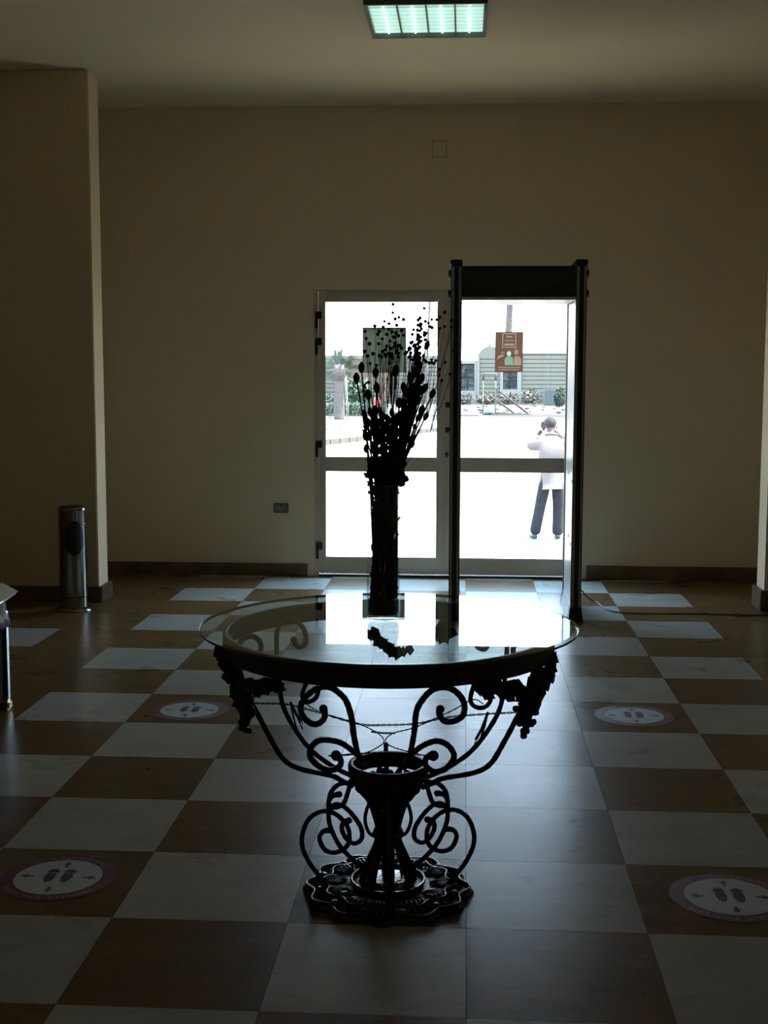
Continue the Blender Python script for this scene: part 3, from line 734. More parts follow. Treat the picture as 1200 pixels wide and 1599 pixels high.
# fine sprays of round seed heads
def spray(tips, origin=None):
    hx = sum(t[0] for t in tips)/len(tips); hz = min(t[1] for t in tips)-.05
    ty = VY+rf.uniform(-.04, .04)
    P = stem_pts(hx*.75+VX*.25, hz-.10, ty); o0 = Vector(P[0])
    e = empty('seed_spray', P[0], cat='dried flower', group='fine seed sprays in the vase', label='fine branching dried spray with round seed heads, in the glass vase')
    SP = [Vector(p)-o0 for p in spline(P, 5)]
    q = MB(); q.tube(SP, .0010, 4); top = SP[-1]
    hb = MB(); hb.ball((0, 0, 0), .0051, u=8, v=6); hme = bpy.data.meshes.new('seed_head'); hb.bm.to_mesh(hme); hb.bm.free(); hme.materials.append(POD)
    for (tx, tz) in tips:
        t = Vector((tx, ty+rf.uniform(-.04, .04), tz))-o0; mid = top*.45+t*.55+Vector((rf.uniform(-.006, .006), 0, -.01))
        q.tube(spline([top, mid, t], 3), .0008, 4); ho = bpy.data.objects.new('seed_head', hme); COL.objects.link(ho); ho.parent = e; ho.location = t; k_ = rf.uniform(.85, 1.2); ho.scale = (k_, k_, k_)
    q.build('stem', DRIED, e)
tips = []
expl = [(609, 476), (611, 491), (598, 504), (619, 497), (626, 500), (614, 500), (606, 508), (617, 510), (659, 484), (652, 498), (651, 503), (670, 500), (678, 501), (661, 504), (652, 511), (665, 506), (668, 512), (671, 513), (682, 497), (690, 490), (682, 513), (690, 511), (701, 503), (701, 512), (705, 507), (653, 519), (655, 515), (648, 526), (643, 517), (640, 523), (650, 531), (660, 525), (705, 548), (691, 566), (699, 584), (686, 594), (682, 586), (682, 577), (707, 571), (570, 520), (585, 512), (590, 519), (570, 530), (575, 538), (569, 550), (574, 557), (587, 523), (593, 530), (595, 512), (589, 538), (580, 553), (568, 605), (574, 597), (567, 610), (571, 615), (598, 547), (607, 568), (575, 568), (587, 571), (593, 558), (600, 523), (603, 515), (610, 520), (615, 521), (611, 527), (620, 526), (607, 534), (614, 537), (625, 545), (602, 542), (608, 545), (621, 540), (605, 553), (612, 561), (617, 550), (620, 558), (618, 547), (633, 551), (638, 545), (640, 552), (646, 549), (636, 558), (641, 562), (650, 566), (649, 562), (658, 556), (658, 562), (662, 565), (667, 567), (670, 562), (677, 564), (674, 568), (672, 567)]
expl += [(rf.uniform(634, 656), rf.uniform(535, 562)) for _ in range(24)] + [(rf.gauss(610, 10), rf.uniform(518, 560)) for _ in range(18)] + [(rf.uniform(646, 662), rf.uniform(508, 535)) for _ in range(12)]
expl.sort(key=lambda p: p[0]+.35*p[1])
for i in range(0, len(expl), 7):
    g = expl[i:i+7]
    spray([pxz(*p) for p in g])

# ================================================================= METAL DETECTOR GATE
MX0, MX1, MY0, MY1 = -.108, .712, 4.95, 5.60
e = empty('metal_detector_gate', ((MX0+MX1)/2, (MY0+MY1)/2, 0), label='walk-through metal detector arch, dark grey with pale inner panels, in front of the right door', cat='metal detector')
eo = Vector(e.location)
def mb_(nm, M, boxes, bev=.003, par=None):
    q = MB()
    for a in boxes: q.box(a[0]-eo.x, a[1]-eo.x, a[2]-eo.y, a[3]-eo.y, a[4], a[5], bev=bev)
    return q.build(nm, M, par or e)
PWD = .066
for x0, inner in ((MX0, 1), (MX1-PWD, -1)):
    x1 = x0+PWD
    sp = mb_('side_panel', PANEL, [(x0+.006, x1-.006, MY0+.03, MY1-.03, .09, 2.17)])
    for yy, sgn in ((MY0, 1), (MY1, -1)):
        y0, y1 = (yy, yy+.03) if sgn > 0 else (yy-.03, yy)
        pr = mb_('edge_profile', DKGREY, [(x0, x1, y0, y1, .05, 2.18)])
        fy0, fy1 = (y0-.003, y0) if sgn > 0 else (y1, y1+.003)
        mb_('rubber_strip', BLACK, [(x0+.024, x1-.022, fy0, fy1, .06, 2.17)], .001, pr)
        mb_('grey_strip', GREY, [(x0+.005, x0+.019, fy0+.001, fy1-.0005, .06, 2.17), (x1-.017, x1-.006, fy0+.001, fy1-.0005, .06, 2.17)], 0, pr)
    mb_('cap', BLACK, [(x0-.004, x1+.004, MY0-.006, MY1+.006, 2.18, 2.212)], .006)
    for yy in (MY0+.03, MY1-.03):
        q = MB(); r_ = bmesh.ops.create_cube(q.bm, size=1)
        for v in r_['verts']:
            f_ = 1.30 if v.co.z < 0 else 1.0
            v.co = Vector((x0+PWD/2-eo.x+v.co.x*(PWD+.004)*f_, yy-eo.y+v.co.y*.075*f_, .045+v.co.z*.09))
        q.build('foot', BLACK, e)
    q = MB(); xi = x1-.006 if inner > 0 else x0+.006
    r_ = bmesh.ops.create_cube(q.bm, size=1)
    for v in r_['verts']:
        f_ = .020 if v.co.z < 0 else 0
        v.co = Vector((x0+PWD/2-eo.x+(v.co.x*(PWD-.006)+math.copysign(f_, v.co.x)), (MY0+MY1)/2-eo.y+v.co.y*(MY1-MY0-.10), .05+v.co.z*.10))
    q.build('skirt', PANEL, e)
    xo = x0 if inner > 0 else x1
    for zz in (2.135, 2.015):
        a, b_ = (xo-.016, xo) if inner > 0 else (xo, xo+.012)
        mb_('clamp_knob', BLACK, [(a, b_, MY0+.01, MY0+.05, zz-.016, zz+.016), (a+.003, b_-.001, MY0+.018, MY0+.042, zz-.028, zz-.016)], .003)
h = mb_('header', DKGREY, [(MX0+PWD, MX1-PWD, MY0+.01, MY1-.02, 1.990, 2.175)], .004)
mb_('header_panel', mat('header_face', (.018, .02, .022), .3), [(MX0+PWD+.006, MX1-PWD-.006, MY0+.005, MY0+.01, 1.995, 2.170)], .001, h)
mb_('header_lower_trim', PANEL, [(MX0+PWD, MX1-PWD, MY0+.01, MY1-.03, 1.972, 1.990)], .002)
for (yy, zz) in ((5.08, .86), (5.25, .50), (5.12, .46), (5.3, .90)):
    mb_('screw_cover', WHITE, [(MX1-PWD+.003, MX1-PWD+.0065, yy-.008, yy+.008, zz-.012, zz+.012)], 0)

# cable from the gate along the floor
q = MB()
q.tube(spline([(.745, 5.60, .10), (.775, 5.62, .085), (.82, 5.66, .030), (.862, 5.66, .006), (.885, 5.60, .005), (.892, 5.50, .005), (.915, 5.38, .005), (.955, 5.28, .005), (1.02, 5.245, .005), (1.114, 5.232, .005), (1.30, 5.238, .005), (1.52, 5.241, .005), (1.72, 5.225, .005), (1.919, 5.228, .005), (2.3, 5.25, .005), (2.6, 5.30, .005)], 6), .0042, 8)
tag(q.build('power_cable', BLACK), 'thin black cable running over the floor from the metal detector to the right', 'cable')
q = MB(); q.box(.712, .748, 5.575, 5.625, .08, .125, bev=.004)
o = q.build('cable_gland', BLACK, e); o.location = (-eo.x, -eo.y, 0)

# ================================================================= ASH BIN (steel cylinder)
e = empty('steel_ash_bin', (-2.530, 5.105, 0), label='tall cylindrical steel ash bin standing by the left partition', cat='bin')
q = MB(); q.lathe([(.0005, 0), (.118, 0), (.118, .006), (.104, .018), (.094, .024)], 48); q.build('foot_ring', STEEL, e)
q = MB(); q.lathe([(.0880, .022), (.0880, .645), (.0900, .650), (.0900, .668), (.0800, .670), (.0780, .640), (.02, .636)], 64); q.build('body', STEEL, e)
q = MB(); q.lathe([(.0890, .088), (.0895, .090), (.0895, .094), (.0890, .096)], 48); q.lathe([(.0890, .56), (.0895, .562), (.0895, .566), (.0890, .568)], 48); q.build('seam', STEELD, e)
q = MB(); q.lathe([(.0005, .655), (.082, .655), (.082, .672), (.070, .676), (.0005, .676)], 40); q.build('ash_tray', BLACK, e)
# dark rounded opening wrapped on the front of the drum
q = MB(); R0 = .0888; cols = []
for i in range(25):
    u = -1+2*i/24; a = R(-64)+u*.72
    ht = math.sqrt(max(0, 1-u*u)); cols.append([q.bm.verts.new((R0*math.cos(a), R0*math.sin(a), .475+.110*ht)), q.bm.verts.new((R0*math.cos(a), R0*math.sin(a), .475-.110*ht))])
for a, b_ in zip(cols, cols[1:]): q.face([a[0], b_[0], b_[1], a[1]])
bmesh.ops.remove_doubles(q.bm, verts=q.bm.verts[:], dist=1e-6)
q.build('opening', BLACK, e)

# ================================================================= PEDAL BIN at the left edge
e = empty('waste_bin', (-2.245, 2.53, 0), label='square waste bin with a pale sloping lid and black liner, cut by the left edge', cat='bin')
q = MB(); q.box(-.15, .150, -.15, .15, .055, .44, bev=.004); q.build('body', mat('matt_black_bin', (.010, .010, .011), .85, spec=.1), e)
for sx, sy in ((.158, .158), (.158, -.148), (-.15, .158), (-.15, -.148)):
    q = MB(); q.box(sx-.02, sx+.006, sy-.024, sy+.006, .045, .455, bev=.003); q.build('corner_post', mat('polished_post', (.50, .60, .66), .18, metal=1.), e)
BRASS = mat('brass', (.55, .48, .22), .3, metal=.9)
for sx, sy in ((.150, .150), (.150, -.14), (-.14, .150), (-.14, -.14)):
    q = MB(); q.box(sx-.03, sx+.022, sy-.034, sy+.02, .0, .045, bev=.008); q.build('foot', BRASS, e)
q = MB()
random.seed(4)
N_ = 48; pr = []
for (zz, gr) in ((.505, 0), (.47, .006), (.435, .014), (.41, .018), (.385, .012)):
    ring = []
    for i in range(N_):
        a = 2*PI*i/N_; ca, sa = math.cos(a), math.sin(a); m_ = 1/max(abs(ca), abs(sa))
        rr = (.158+gr+.006*math.sin(i*2.3+zz*40)+random.uniform(-.003, .003))*min(m_, 1.28)
        ring.append(q.bm.verts.new((rr*ca+.005, rr*sa+.005, zz+random.uniform(-.006, .006))))
    pr.append(ring)
for a, b_ in zip(pr, pr[1:]):
    for j in range(N_): q.face([a[j], a[(j+1) % N_], b_[(j+1) % N_], b_[j]], True)
q.build('liner', mat('black_liner', (.012, .011, .014), .5, spec=.25), e)
LID = mat('cream_lid', (.70, .68, .50), .35)
q = MB(); v = [(-.165, -.175, .505), (.200, -.175, .505), (.200, .172, .530), (-.165, .172, .530)]
vb = [q.bm.verts.new(p) for p in v]; vm = [q.bm.verts.new((p[0], p[1], p[2]+.018)) for p in v]
vt = [q.bm.verts.new(p) for p in ((-.13, -.13, .570), (.150, -.13, .570), (.150, .14, .585), (-.13, .14, .585))]
q.face(vb[::-1])
for i in range(4): q.face([vb[i], vb[(i+1) % 4], vm[(i+1) % 4], vm[i]]); q.face([vm[i], vm[(i+1) % 4], vt[(i+1) % 4], vt[i]])
q.face(vt); q.build('lid', LID, e)
q = MB(); z = .012
q.tube([(-.165, -.177, .515), (.202, -.177, .515), (.202, .174, .540), (-.165, .174, .540)], .006, 6, closed=True); q.build('lid_rim', mat('bright_rim', (.75, .75, .70), .25, metal=.6), e)

# ================================================================= OUTSIDE
G = -.85
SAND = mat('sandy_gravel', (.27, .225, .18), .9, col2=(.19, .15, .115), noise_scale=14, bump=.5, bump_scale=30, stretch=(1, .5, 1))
PAVE = mat('pale_paving', (.30, .275, .235), .8, noise_amt=.08, noise_scale=1.5)
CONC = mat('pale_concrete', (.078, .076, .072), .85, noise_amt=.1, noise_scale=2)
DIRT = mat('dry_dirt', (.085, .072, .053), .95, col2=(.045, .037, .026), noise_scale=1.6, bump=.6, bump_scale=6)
CREAM = mat('cream_render', (.15, .132, .098), .85, noise_amt=.08, noise_scale=1.)
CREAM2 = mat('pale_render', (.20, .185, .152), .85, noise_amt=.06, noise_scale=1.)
GAP = mat('dark_joint', (.10, .09, .07), .9)  # joint colour, darker than the cream courses
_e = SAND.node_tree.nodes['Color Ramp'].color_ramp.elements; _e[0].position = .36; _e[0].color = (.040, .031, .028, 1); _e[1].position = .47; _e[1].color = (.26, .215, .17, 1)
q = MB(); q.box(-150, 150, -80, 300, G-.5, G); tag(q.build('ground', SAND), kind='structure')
q = MB(); q.box(-6, 6, 6.86, 8.86, G, -.015)
q.box(-6, 6, 8.86, 9.16, G, -.30); q.box(-6, 6, 9.16, 9.46, G, -.57); tag(q.build('porch', PAVE), kind='structure')
q = MB(); q.box(-80, 80, 57.2, 66, G+.001, G+.02); tag(q.build('road', CONC), kind='structure')
q = MB(); q.box(-100, 100, 66, 140, G+.001, G+.05); tag(q.build('dirt_verge', DIRT), kind='structure')
# island on the left with a curved kerb of blocks
kerb = [(-9.0, 33.0), (-6.3, 36.0), (-4.59, 39.1), (-3.46, 42.04), (-1.95, 46.64), (-1.2, 48.66), (-.18, 50.81)]
q = MB(); pts = [(x-.18, y+.1, G+.001) for x, y in kerb]+[(-.18, 56.5, G+.001), (-22, 56.5, G+.001), (-22, 33, G+.001)]
q.poly(pts, .14); tag(q.build('pavement', PAVE), kind='structure')
q = MB(); q.poly([(-20, 46.5, G+.141), (-5.4, 46.55, G+.141), (-4.07, 50.05, G+.141), (-2.16, 55.2, G+.141), (-2.2, 56.4, G+.141), (-20, 56.4, G+.141)], .03)
tag(q.build('planting_bed', DIRT), kind='structure')
kb = empty('curved_kerb', (-3.46, 42.04, G), label='curved kerb of pale stone blocks on the yard, left of the doors', cat='kerb')
KS = spline([(x, y, 0) for x, y in kerb], 24); KST = mat('kerb_stone', (.085, .07, .055), .85, noise_amt=.2, noise_scale=5, rnd=True)
acc = [KS[0]]; L_ = 0; cur = [KS[0]]
seg = []; 
for a, b_ in zip(KS, KS[1:]):
    L_ += (b_-a).length
    if L_ > .60: seg.append((cur[0], b_)); cur = [b_]; L_ = 0
for a, b_ in seg:
    d = (b_-a); ang = math.atan2(d.y, d.x); ln = d.length
    q = MB(); q.box(.015, ln-.03, -.10, .08, 0, .165, bev=.01)
    o = q.build('kerb_block', KST, kb); o.location = (a.x+3.46, a.y-42.04, 0); o.rotation_euler = (0, 0, ang)

# boundary wall: courses with open joints, rounded pediment, two grilled windows
WY = 92.0
def courses(b, x0, x1, z0, z1, y, h=.305):
    b.m(GAP); b.box(x0, x1, y+.08, y+.35, z0, z1); b.m(CREAM)
    z = z0
    while z < z1-.02:
        b.box(x0, x1, y, y+.08, z, min(z+h-.06, z1)); z += h
b = MB(); b.m(CREAM)
courses(b, 3.9, 30, G, 2.86, WY); courses(b, -30, -.9, G, 2.74, WY)
b.box(3.9, 30, WY-.05, WY+.4, 2.86, 2.95)
tag(b.build('wall_boundary', CREAM), kind='structure')
b = MB(); b.m(CREAM2)
# bay with openings: left (-.3...66) and right (2.76..3.80)
b.box(-.9, -.30, WY, WY+.35, G, 2.38); b.box(.66, .87, WY, WY+.35, G, 2.38); b.box(-.30, .66, WY, WY+.35, G, .18); b.box(-.30, .66, WY, WY+.35, 2.15, 2.38)
b.box(2.55, 2.76, WY-.12, WY+.35, G, 2.38); b.box(3.80, 4.1, WY-.12, WY+.35, G, 2.86); b.box(2.76, 3.80, WY-.1, WY+.35, G, .28); b.box(2.76, 3.80, WY-.1, WY+.35, 1.55, 2.86)
b.box(.87, 1.02, WY-.12, WY+.35, G, 2.75)
tag(b.build('wall_bay', CREAM2), kind='structure')
b = MB(); courses(b, 1.02, 2.55, G, 2.6, WY+.02)
pts = []
for i in range(21):
    a = PI*i/20; pts.append((1.82-.95*math.cos(a), WY, 2.5+.92*math.sin(a)))
b.poly(pts, .35, (0, 1, 0)); b.ball((1.75, WY+.1, 3.5), .10, 1, 1, 1.8)
tag(b.build('wall_pediment', CREAM), kind='structure')
def grille(x0, x1, z0, z1, name, label):
    e = empty(name, ((x0+x1)/2, WY+.1, z0), label=label, cat='grille'); rr = random.Random(int(x0*10)+7)
    q = MB()
    w, h = x1-x0, z1-z0
    for (a, b_) in (((-w/2, 0), (w/2, 0)), ((-w/2, h), (w/2, h)), ((-w/2, 0), (-w/2, h)), ((w/2, 0), (w/2, h)), ((0, 0), (0, h)), ((-w/2, h/2), (w/2, h/2))):
        q.tube([(a[0], 0, a[1]), (b_[0], 0, b_[1])], .03, 5)
    q.build('frame_bars', IRON, e)
    for i in range(16):
        cx, cz = rr.uniform(-w/2+.15, w/2-.15), rr.uniform(.15, h-.15); r0 = rr.uniform(.12, .24); a0 = rr.uniform(0, 6); q = MB()
        q.tube([(cx+r0*(1-t/18)*math.cos(a0+t*.5), rr.uniform(-.01, .01), cz+r0*(1-t/18)*math.sin(a0+t*.5)) for t in range(15)], .022, 5); q.build('curl', IRON, e)
    q = MB(); q.box(-w/2, w/2, .12, .16, 0, h); q.build('backing', mat('grille_backing', (.12, .125, .12), .8, noise_amt=.4, noise_scale=3), e)
grille(-.30, .66, .18, 2.15, 'window_grille', 'scrolled iron grille in the yard wall, at the left edge of the right door pane')
grille(2.76, 3.80, .28, 1.55, 'window_grille', 'scrolled iron grille in the yard wall, just below the brown poster')

# box-shaped brown building and a pale block seen through the left leaf
e = empty('brown_building', (-7.2, 88.5, G), label='plain brown block building behind the palm', cat='building')
q = MB(); q.box(-1.35, 1.5, -.8, 2.6, 0, 3.28); q.build('walls', mat('brown_render', (.12, .075, .05), .9, noise_amt=.2, noise_scale=.6), e)
q = MB(); q.box(-1.4, 1.55, -.85, 2.65, 3.28, 3.38); q.build('parapet', CREAM, e)
# frame of an old swing, leaning bars, on the verge
e = empty('broken_frame', (.98, 68, G+.05), label='leaning metal play frame with slanted rails on the dirt verge', cat='frame')
FM = mat('rusty_pipe', (.022, .02, .017), .7); FP = mat('yellow_pipe', (.13, .11, .06), .7)
def pipe(nm, a, b_, r=.035, M=FM): q = MB(); q.tube([a, b_], r, 6); return q.build(nm, M, e)
pipe('post', (0, 0, 0), (0, 0, 2.28), .03, FP); pipe('post', (.68, .0, 0), (.68, 0, 2.28), .03, FP); pipe('crossbar', (0, 0, 2.26), (.68, 0, 2.26), .045, FP)
pipe('brace', (0, 0, 1.9), (0, 0, 2.26), .055); pipe('brace', (.68, 0, 1.9), (.68, 0, 2.26), .055)
pipe('rail', (.02, 0, 1.33), (1.75, .3, .05), .045); pipe('rail', (.68, 0, 1.45), (2.5, .3, .05), .05)
pipe('ground_bar', (0, -.2, .02), (1.6, -.3, .06), .04); pipe('ground_bar', (.68, -.1, .10), (2.6, -.2, .04), .04); pipe('end_post', (0, -.2, 0), (0, -.2, 1.3), .03, FP)
# light blue sack
def blob(nm, c, r, sx, sy, sz, M, label, cat, group=None, seed=1, amp=.35):
    q = MB(); q.ball((0, 0, 0), r, sx, sy, sz, 14, 10)
    for v in q.bm.verts: v.co *= 1+amp*noise.noise(v.co*2.2/r*.5+Vector((seed, 0, 0)))
    zmin = min(v.co.z for v in q.bm.verts)
    o = q.build(nm, M); o.location = (c[0], c[1], c[2]-zmin); tag(o, label, cat, group); return o
blob('blue_sack', (1.28, 67.6, G+.05), .25, 1.3, 1, .85, mat('blue_sack', (.18, .27, .30), .6), 'pale blue sack lying inside the leaning frame', 'sack', seed=3)
# planks and rubble on the verge
rr = random.Random(21); WD = mat('old_wood', (.14, .12, .09), .9, noise_amt=.3, noise_scale=3)
for (x, y, ln, a, lb) in ((2.2, 66.8, 1.6, .05, 'long weathered plank in front of the leaning frame, pointing right'), (3.4, 67.2, 1.5, -.1, 'weathered plank just right of the leaning frame'), (4.9, 67.4, 1.4, .12, 'weathered plank above the head of the person'), (3.3, 68.8, .8, .5, 'short slanting plank behind the foot of the leaning rails'), (.2, 66.6, 1.1, -.06, 'weathered plank left of the leaning frame')):
    q = MB(); q.box(-ln/2, ln/2, -.06, .06, 0, .05); o = q.build('loose_plank', WD); o.location = (x, y, G+.05); o.rotation_euler = (0, 0, a)
    tag(o, lb, 'plank', 'planks on the verge')
ST = mat('rubble', (.10, .09, .075), .9, noise_amt=.3, noise_scale=4); DK = mat('dark_debris', (.07, .065, .06), .9)
taken = [(1.28, 67.6), (2.2, 66.8), (3.4, 67.2), (4.9, 67.4), (3.3, 68.8), (.2, 66.6)]
for k in range(30):
    while True:
        x = rr.uniform(-.2, 6.5); y = rr.uniform(66.3, 88); s_ = rr.uniform(.06, .13)
        if all((x-a)**2+(y-b_)**2 > 1.0 for a, b_ in taken): break
    taken.append((x, y))
    blob('stone', (x, y, G+.05), s_, 1.3, 1, .6, ST if rr.random() < .7 else DK, 'small rubble stone lying on the dirt verge', 'stone', 'rubble on the verge', seed=k, amp=.6)
e = empty('slatted_crate', (6.05, 88, G+.05), label='grey slatted crate standing against the yard wall, right', cat='crate')
for i in range(9):
    q = MB(); q.box(-.5+i*.11, -.44+i*.11, 0, .03, .05, 1.25); q.build('slat', mat('grey_slat', (.11, .105, .10), .8), e)
for z in (.1, 1.15):
    q = MB(); q.box(-.52, .5, .03, .07, z, z+.1); q.build('rail', DK, e)
q = MB(); q.box(-.52, .5, .1, .6, 0, 1.1); q.build('body', mat('crate_body', (.14, .135, .125), .9), e)

# foliage: clusters of leaf blades over a stem
LEAFG = mat('leaf_green', (.03, .06, .03), .7, noise_amt=.5, noise_scale=4); LEAFD = mat('leaf_dull', (.16, .23, .12), .8, noise_amt=.5, noise_scale=4)
SHR = mat('dry_shrub', (.10, .095, .075), .9, noise_amt=.4, noise_scale=4)
def shrub(name, c, sx, sy, sz, M, n, size, label, cat='shrub', seed=1, group=None, box=False):
    e = empty(name, c, label=label, cat=cat, group=group); r_ = random.Random(seed); q = MB()
    for i in range(n):
        if box: p = Vector((r_.uniform(-sx, sx), r_.uniform(-sy, sy), r_.uniform(.02, sz)))
        else:
            a, t = r_.uniform(0, 2*PI), r_.uniform(-.9, 1); w = math.sqrt(1-t*t)*r_.uniform(.5, 1); p = Vector((sx*w*math.cos(a), sy*w*math.sin(a), sz*(.5+.5*t)))
        d = Vector((r_.uniform(-1, 1), r_.uniform(-1, 1), r_.uniform(-.3, 1))).normalized()*size; w = d.orthogonal().normalized()*size*.3
        q.face([q.bm.verts.new(v) for v in (p, p+d*.5+w, p+d, p+d*.5-w)])
    o = q.build('foliage', M, e); o['kind'] = 'stuff'
    q = MB()
    for i in range(4): q.tube([(0, 0, 0), (r_.uniform(-.5, .5)*sx, r_.uniform(-.5, .5)*sy, sz*.6)], .03, 5)
    q.build('stems', SHR, e); return e
shrub('clipped_hedge', (-6.6, 66.2, G+.05), 2.4, .45, .65, LEAFG, 2600, .16, 'low clipped green hedge behind the short palm', 'hedge', 3, box=True)
shrub('round_shrub', (-6.75, 78, G+.05), 1.05, .8, 1.85, LEAFG, 1500, .22, 'rounded green shrub right of the short palm trunk', seed=4)
shrub('leafy_shrub', (-8.6, 77, G+.05), .8, .6, .9, LEAFG, 700, .2, 'small green shrub left of the short palm trunk', seed=5)
shrub('green_bush', (6.35, 84, G+.05), .42, .4, 1.25, LEAFG, 700, .18, 'bright green bush at the foot of the yard wall, right', seed=6)
for i, (x, lab) in enumerate(((-.1, 'dry grey shrub under the left iron grille'), (1.55, 'dry grey shrub behind the leaning frame'), (3.2, 'dry grey shrub under the right iron grille'), (4.75, 'dry grey shrub against the plain part of the yard wall'), (7.6, 'dry grey shrub right of the slatted crate'))):
    shrub('dry_shrub', (x, 90, G+.05), .7, .5, .75+.25*(i == 3), SHR, 260, .28, lab, seed=8+i, group='dry shrubs along the yard wall')

# palms
TR = mat('palm_trunk', (.12, .092, .08), .9, col2=(.08, .06, .052), noise_scale=6, bump=.8, bump_scale=8)
PF = mat('palm_frond', (.035, .058, .030), .6, noise_amt=.4, noise_scale=5)
def frond(q, o0, az, el, ln, droop, w):
    o0 = Vector(o0); d = Vector((math.cos(az)*math.cos(el), math.sin(az)*math.cos(el), math.sin(el))); P = []
    for i in range(9):
        t = i/8; P.append(o0+d*ln*t+Vector((0, 0, -droop*t*t*ln)))
    q.tube(P, [.03*(1-.8*i/8) for i in range(9)], 4)
    side = d.cross(Vector((0, 0, 1))).normalized()
    for i in range(1, 9):
        for s_ in (-1, 1):
            for k in range(2):
                p = P[i-1].lerp(P[i], k*.5); t = (i-1+k*.5)/8; l2 = w*math.sin(PI*(.15+.8*t)); tip = p+side*s_*l2+d*l2*.7+Vector((0, 0, -.25*l2))
                q.face([q.bm.verts.new(v) for v in (p-d*.06, tip, p+d*.10)])
def fan_leaf(q, o0, az, el, stalk, fan, spread=2.1):
    """fan palm leaf: stalk and a fan of stiff folded segments"""
    d = Vector((math.cos(az)*math.cos(el), math.sin(az)*math.cos(el), math.sin(el))); o0 = Vector(o0); h_ = o0+d*stalk
    q.tube([o0, h_], .02, 4); s_ = d.cross(Vector((0, 0, 1)))
    s_ = s_.normalized() if s_.length > .01 else Vector((1, 0, 0)); n_ = 19
    for i in range(n_):
        a = -spread/2+spread*i/(n_-1); dd = d*math.cos(a)+s_*math.sin(a); l2 = fan*(1-.25*abs(a)); w = .026
        pp = s_*math.cos(a)-d*math.sin(a); tip = h_+dd*l2+Vector((0, 0, -.22*l2*abs(math.cos(el))))
        m_ = h_+dd*l2*.55
        q.face([q.bm.verts.new(v) for v in (h_, m_+pp*w, tip, m_-pp*w)])
e = empty('short_palm', (-6.155, 59.6, G), label='short fan palm with a thick trunk on the pavement, seen through the left door', cat='palm tree')
q = MB(); q.lathe([(.30, 0), (.27, .15), (.25, .8), (.235, 1.6), (.26, 2.1), (.30, 2.45), (.20, 2.7)], 16, cap_b=True, cap_t=True)
for v in q.bm.verts: v.co += Vector((noise.noise(v.co*6)*.04, noise.noise(v.co*6+Vector((9, 0, 0)))*.04, 0))
q.build('trunk', TR, e)
q = MB(); q.lathe([(.27, 1.95), (.31, 2.2), (.29, 2.4), (.12, 2.62)], 14); q.build('leaf_boots', mat('palm_boots', (.085, .058, .047), .9, noise_amt=.5, noise_scale=9), e)
rp = random.Random(3)
def palm_fan(ang, st, fn, tilt, spread=1.0, n_=11):
    q = MB(); d = Vector((math.cos(ang), tilt, math.sin(ang))).normalized(); sd_ = d.cross(Vector((0, 1, .15))).normalized(); o0 = Vector((0, 0, 2.5)); h_ = o0+d*st
    q.tube([o0, h_], .018, 4)
    for i in range(n_):
        a = -spread/2+spread*i/(n_-1)+rp.uniform(-.04, .04); dd = d*math.cos(a)+sd_*math.sin(a); pp = sd_*math.cos(a)-d*math.sin(a); l2 = 1.35*fn*(1-.35*abs(a)/spread)*rp.uniform(.85, 1.05); dr = Vector((0, 0, -.12*l2*abs(math.cos(ang))))
        m_ = h_+dd*l2*.5; q.face([q.bm.verts.new(v) for v in (h_, m_+pp*.022, h_+dd*l2+dr, m_-pp*.022+Vector((0, .02, 0)))])
    q.build('frond', PF, e, fix=False)
for a_, st, fn, tl, sp_ in ((1.72, .25, .85, 0, .5), (1.50, .25, .80, .2, .45), (1.95, .22, .6, -.2, .5), (.78, .35, .70, .1, .6), (.55, .3, .5, -.3, .7), (.16, .45, .60, 0, .5), (2.45, .3, .55, .2, .8), (2.95, .35, .5, 0, .9), (3.5, .3, .5, .1, .8), (-.45, .25, .40, 0, .8), (2.7, .3, .5, -.5, .9), (.3, .3, .5, .6, .9), (1.1, .25, .5, -.6, .8), (3.9, .25, .45, -.2, .7)):
    palm_fan(a_, st, fn, tl, sp_)
for k in range(3):
    q = MB(); x = (-.45, .42, .50)[k]; q.tube([(x, -.3, 0), (x*.7, -.1, 2.0+.1*k)], .022, 5); q.build('prop_pole', mat('pale_pole', (.28, .29, .28), .6) if k else DK, e)
def tall_palm(c, h, r, label, n, seed, ln=1.6):
    e = empty('tall_palm', c, label=label, cat='palm tree'); r_ = random.Random(seed)
    q = MB(); q.tube(spline([(0, 0, 0), (-.02, 0, h*.4), (.06, 0, h*.75), (.12, 0, h)], 8), [r*(1.15-.3*i/24)*(1+.06*(i % 2)) for i in range(25)], 10); q.build('trunk', TR, e)
    for i in range(n):
        q = MB(); frond(q, (.12, 0, h), 2*PI*i/n+r_.uniform(-.2, .2), r_.uniform(-.1, .9), ln, r_.uniform(.3, .9), .42); q.build('frond', PF, e, fix=False)
tall_palm((3.38, 100, G+.05), 9.2, .27, 'tall slim palm trunk rising behind the brown poster', 11, 4, 1.9)
tall_palm((-2.15, 70, G+.05), 6.9, .06, 'tall thin palm seen at the right of the left door pane', 9, 9, 1.6)
e = empty('lamp_post', (-4.84, 60, G), label='slim white post standing right of the short palm', cat='post')
q = MB(); q.tube([(0, 0, 0), (0, 0, 2.1)], .04, 8); q.build('pole', CONC, e)
q = MB(); q.box(-.07, .07, -.07, .07, 0, .08); q.build('base', CONC, e)
q = MB(); q.box(-.05, .25, -.02, .02, 2.05, 2.12); q.build('arm', CONC, e)
blob('red_container', (-4.33, 60, G), .28, .7, .7, 1.1, mat('red_plastic', (.45, .06, .05), .5), 'small red container on the pavement behind the flowers', 'container', seed=2, amp=.1).location.z = G+.57+.31
e = empty('container_stand', (-4.33, 60, G), label='small grey stand under the red container on the pavement', cat='stand')
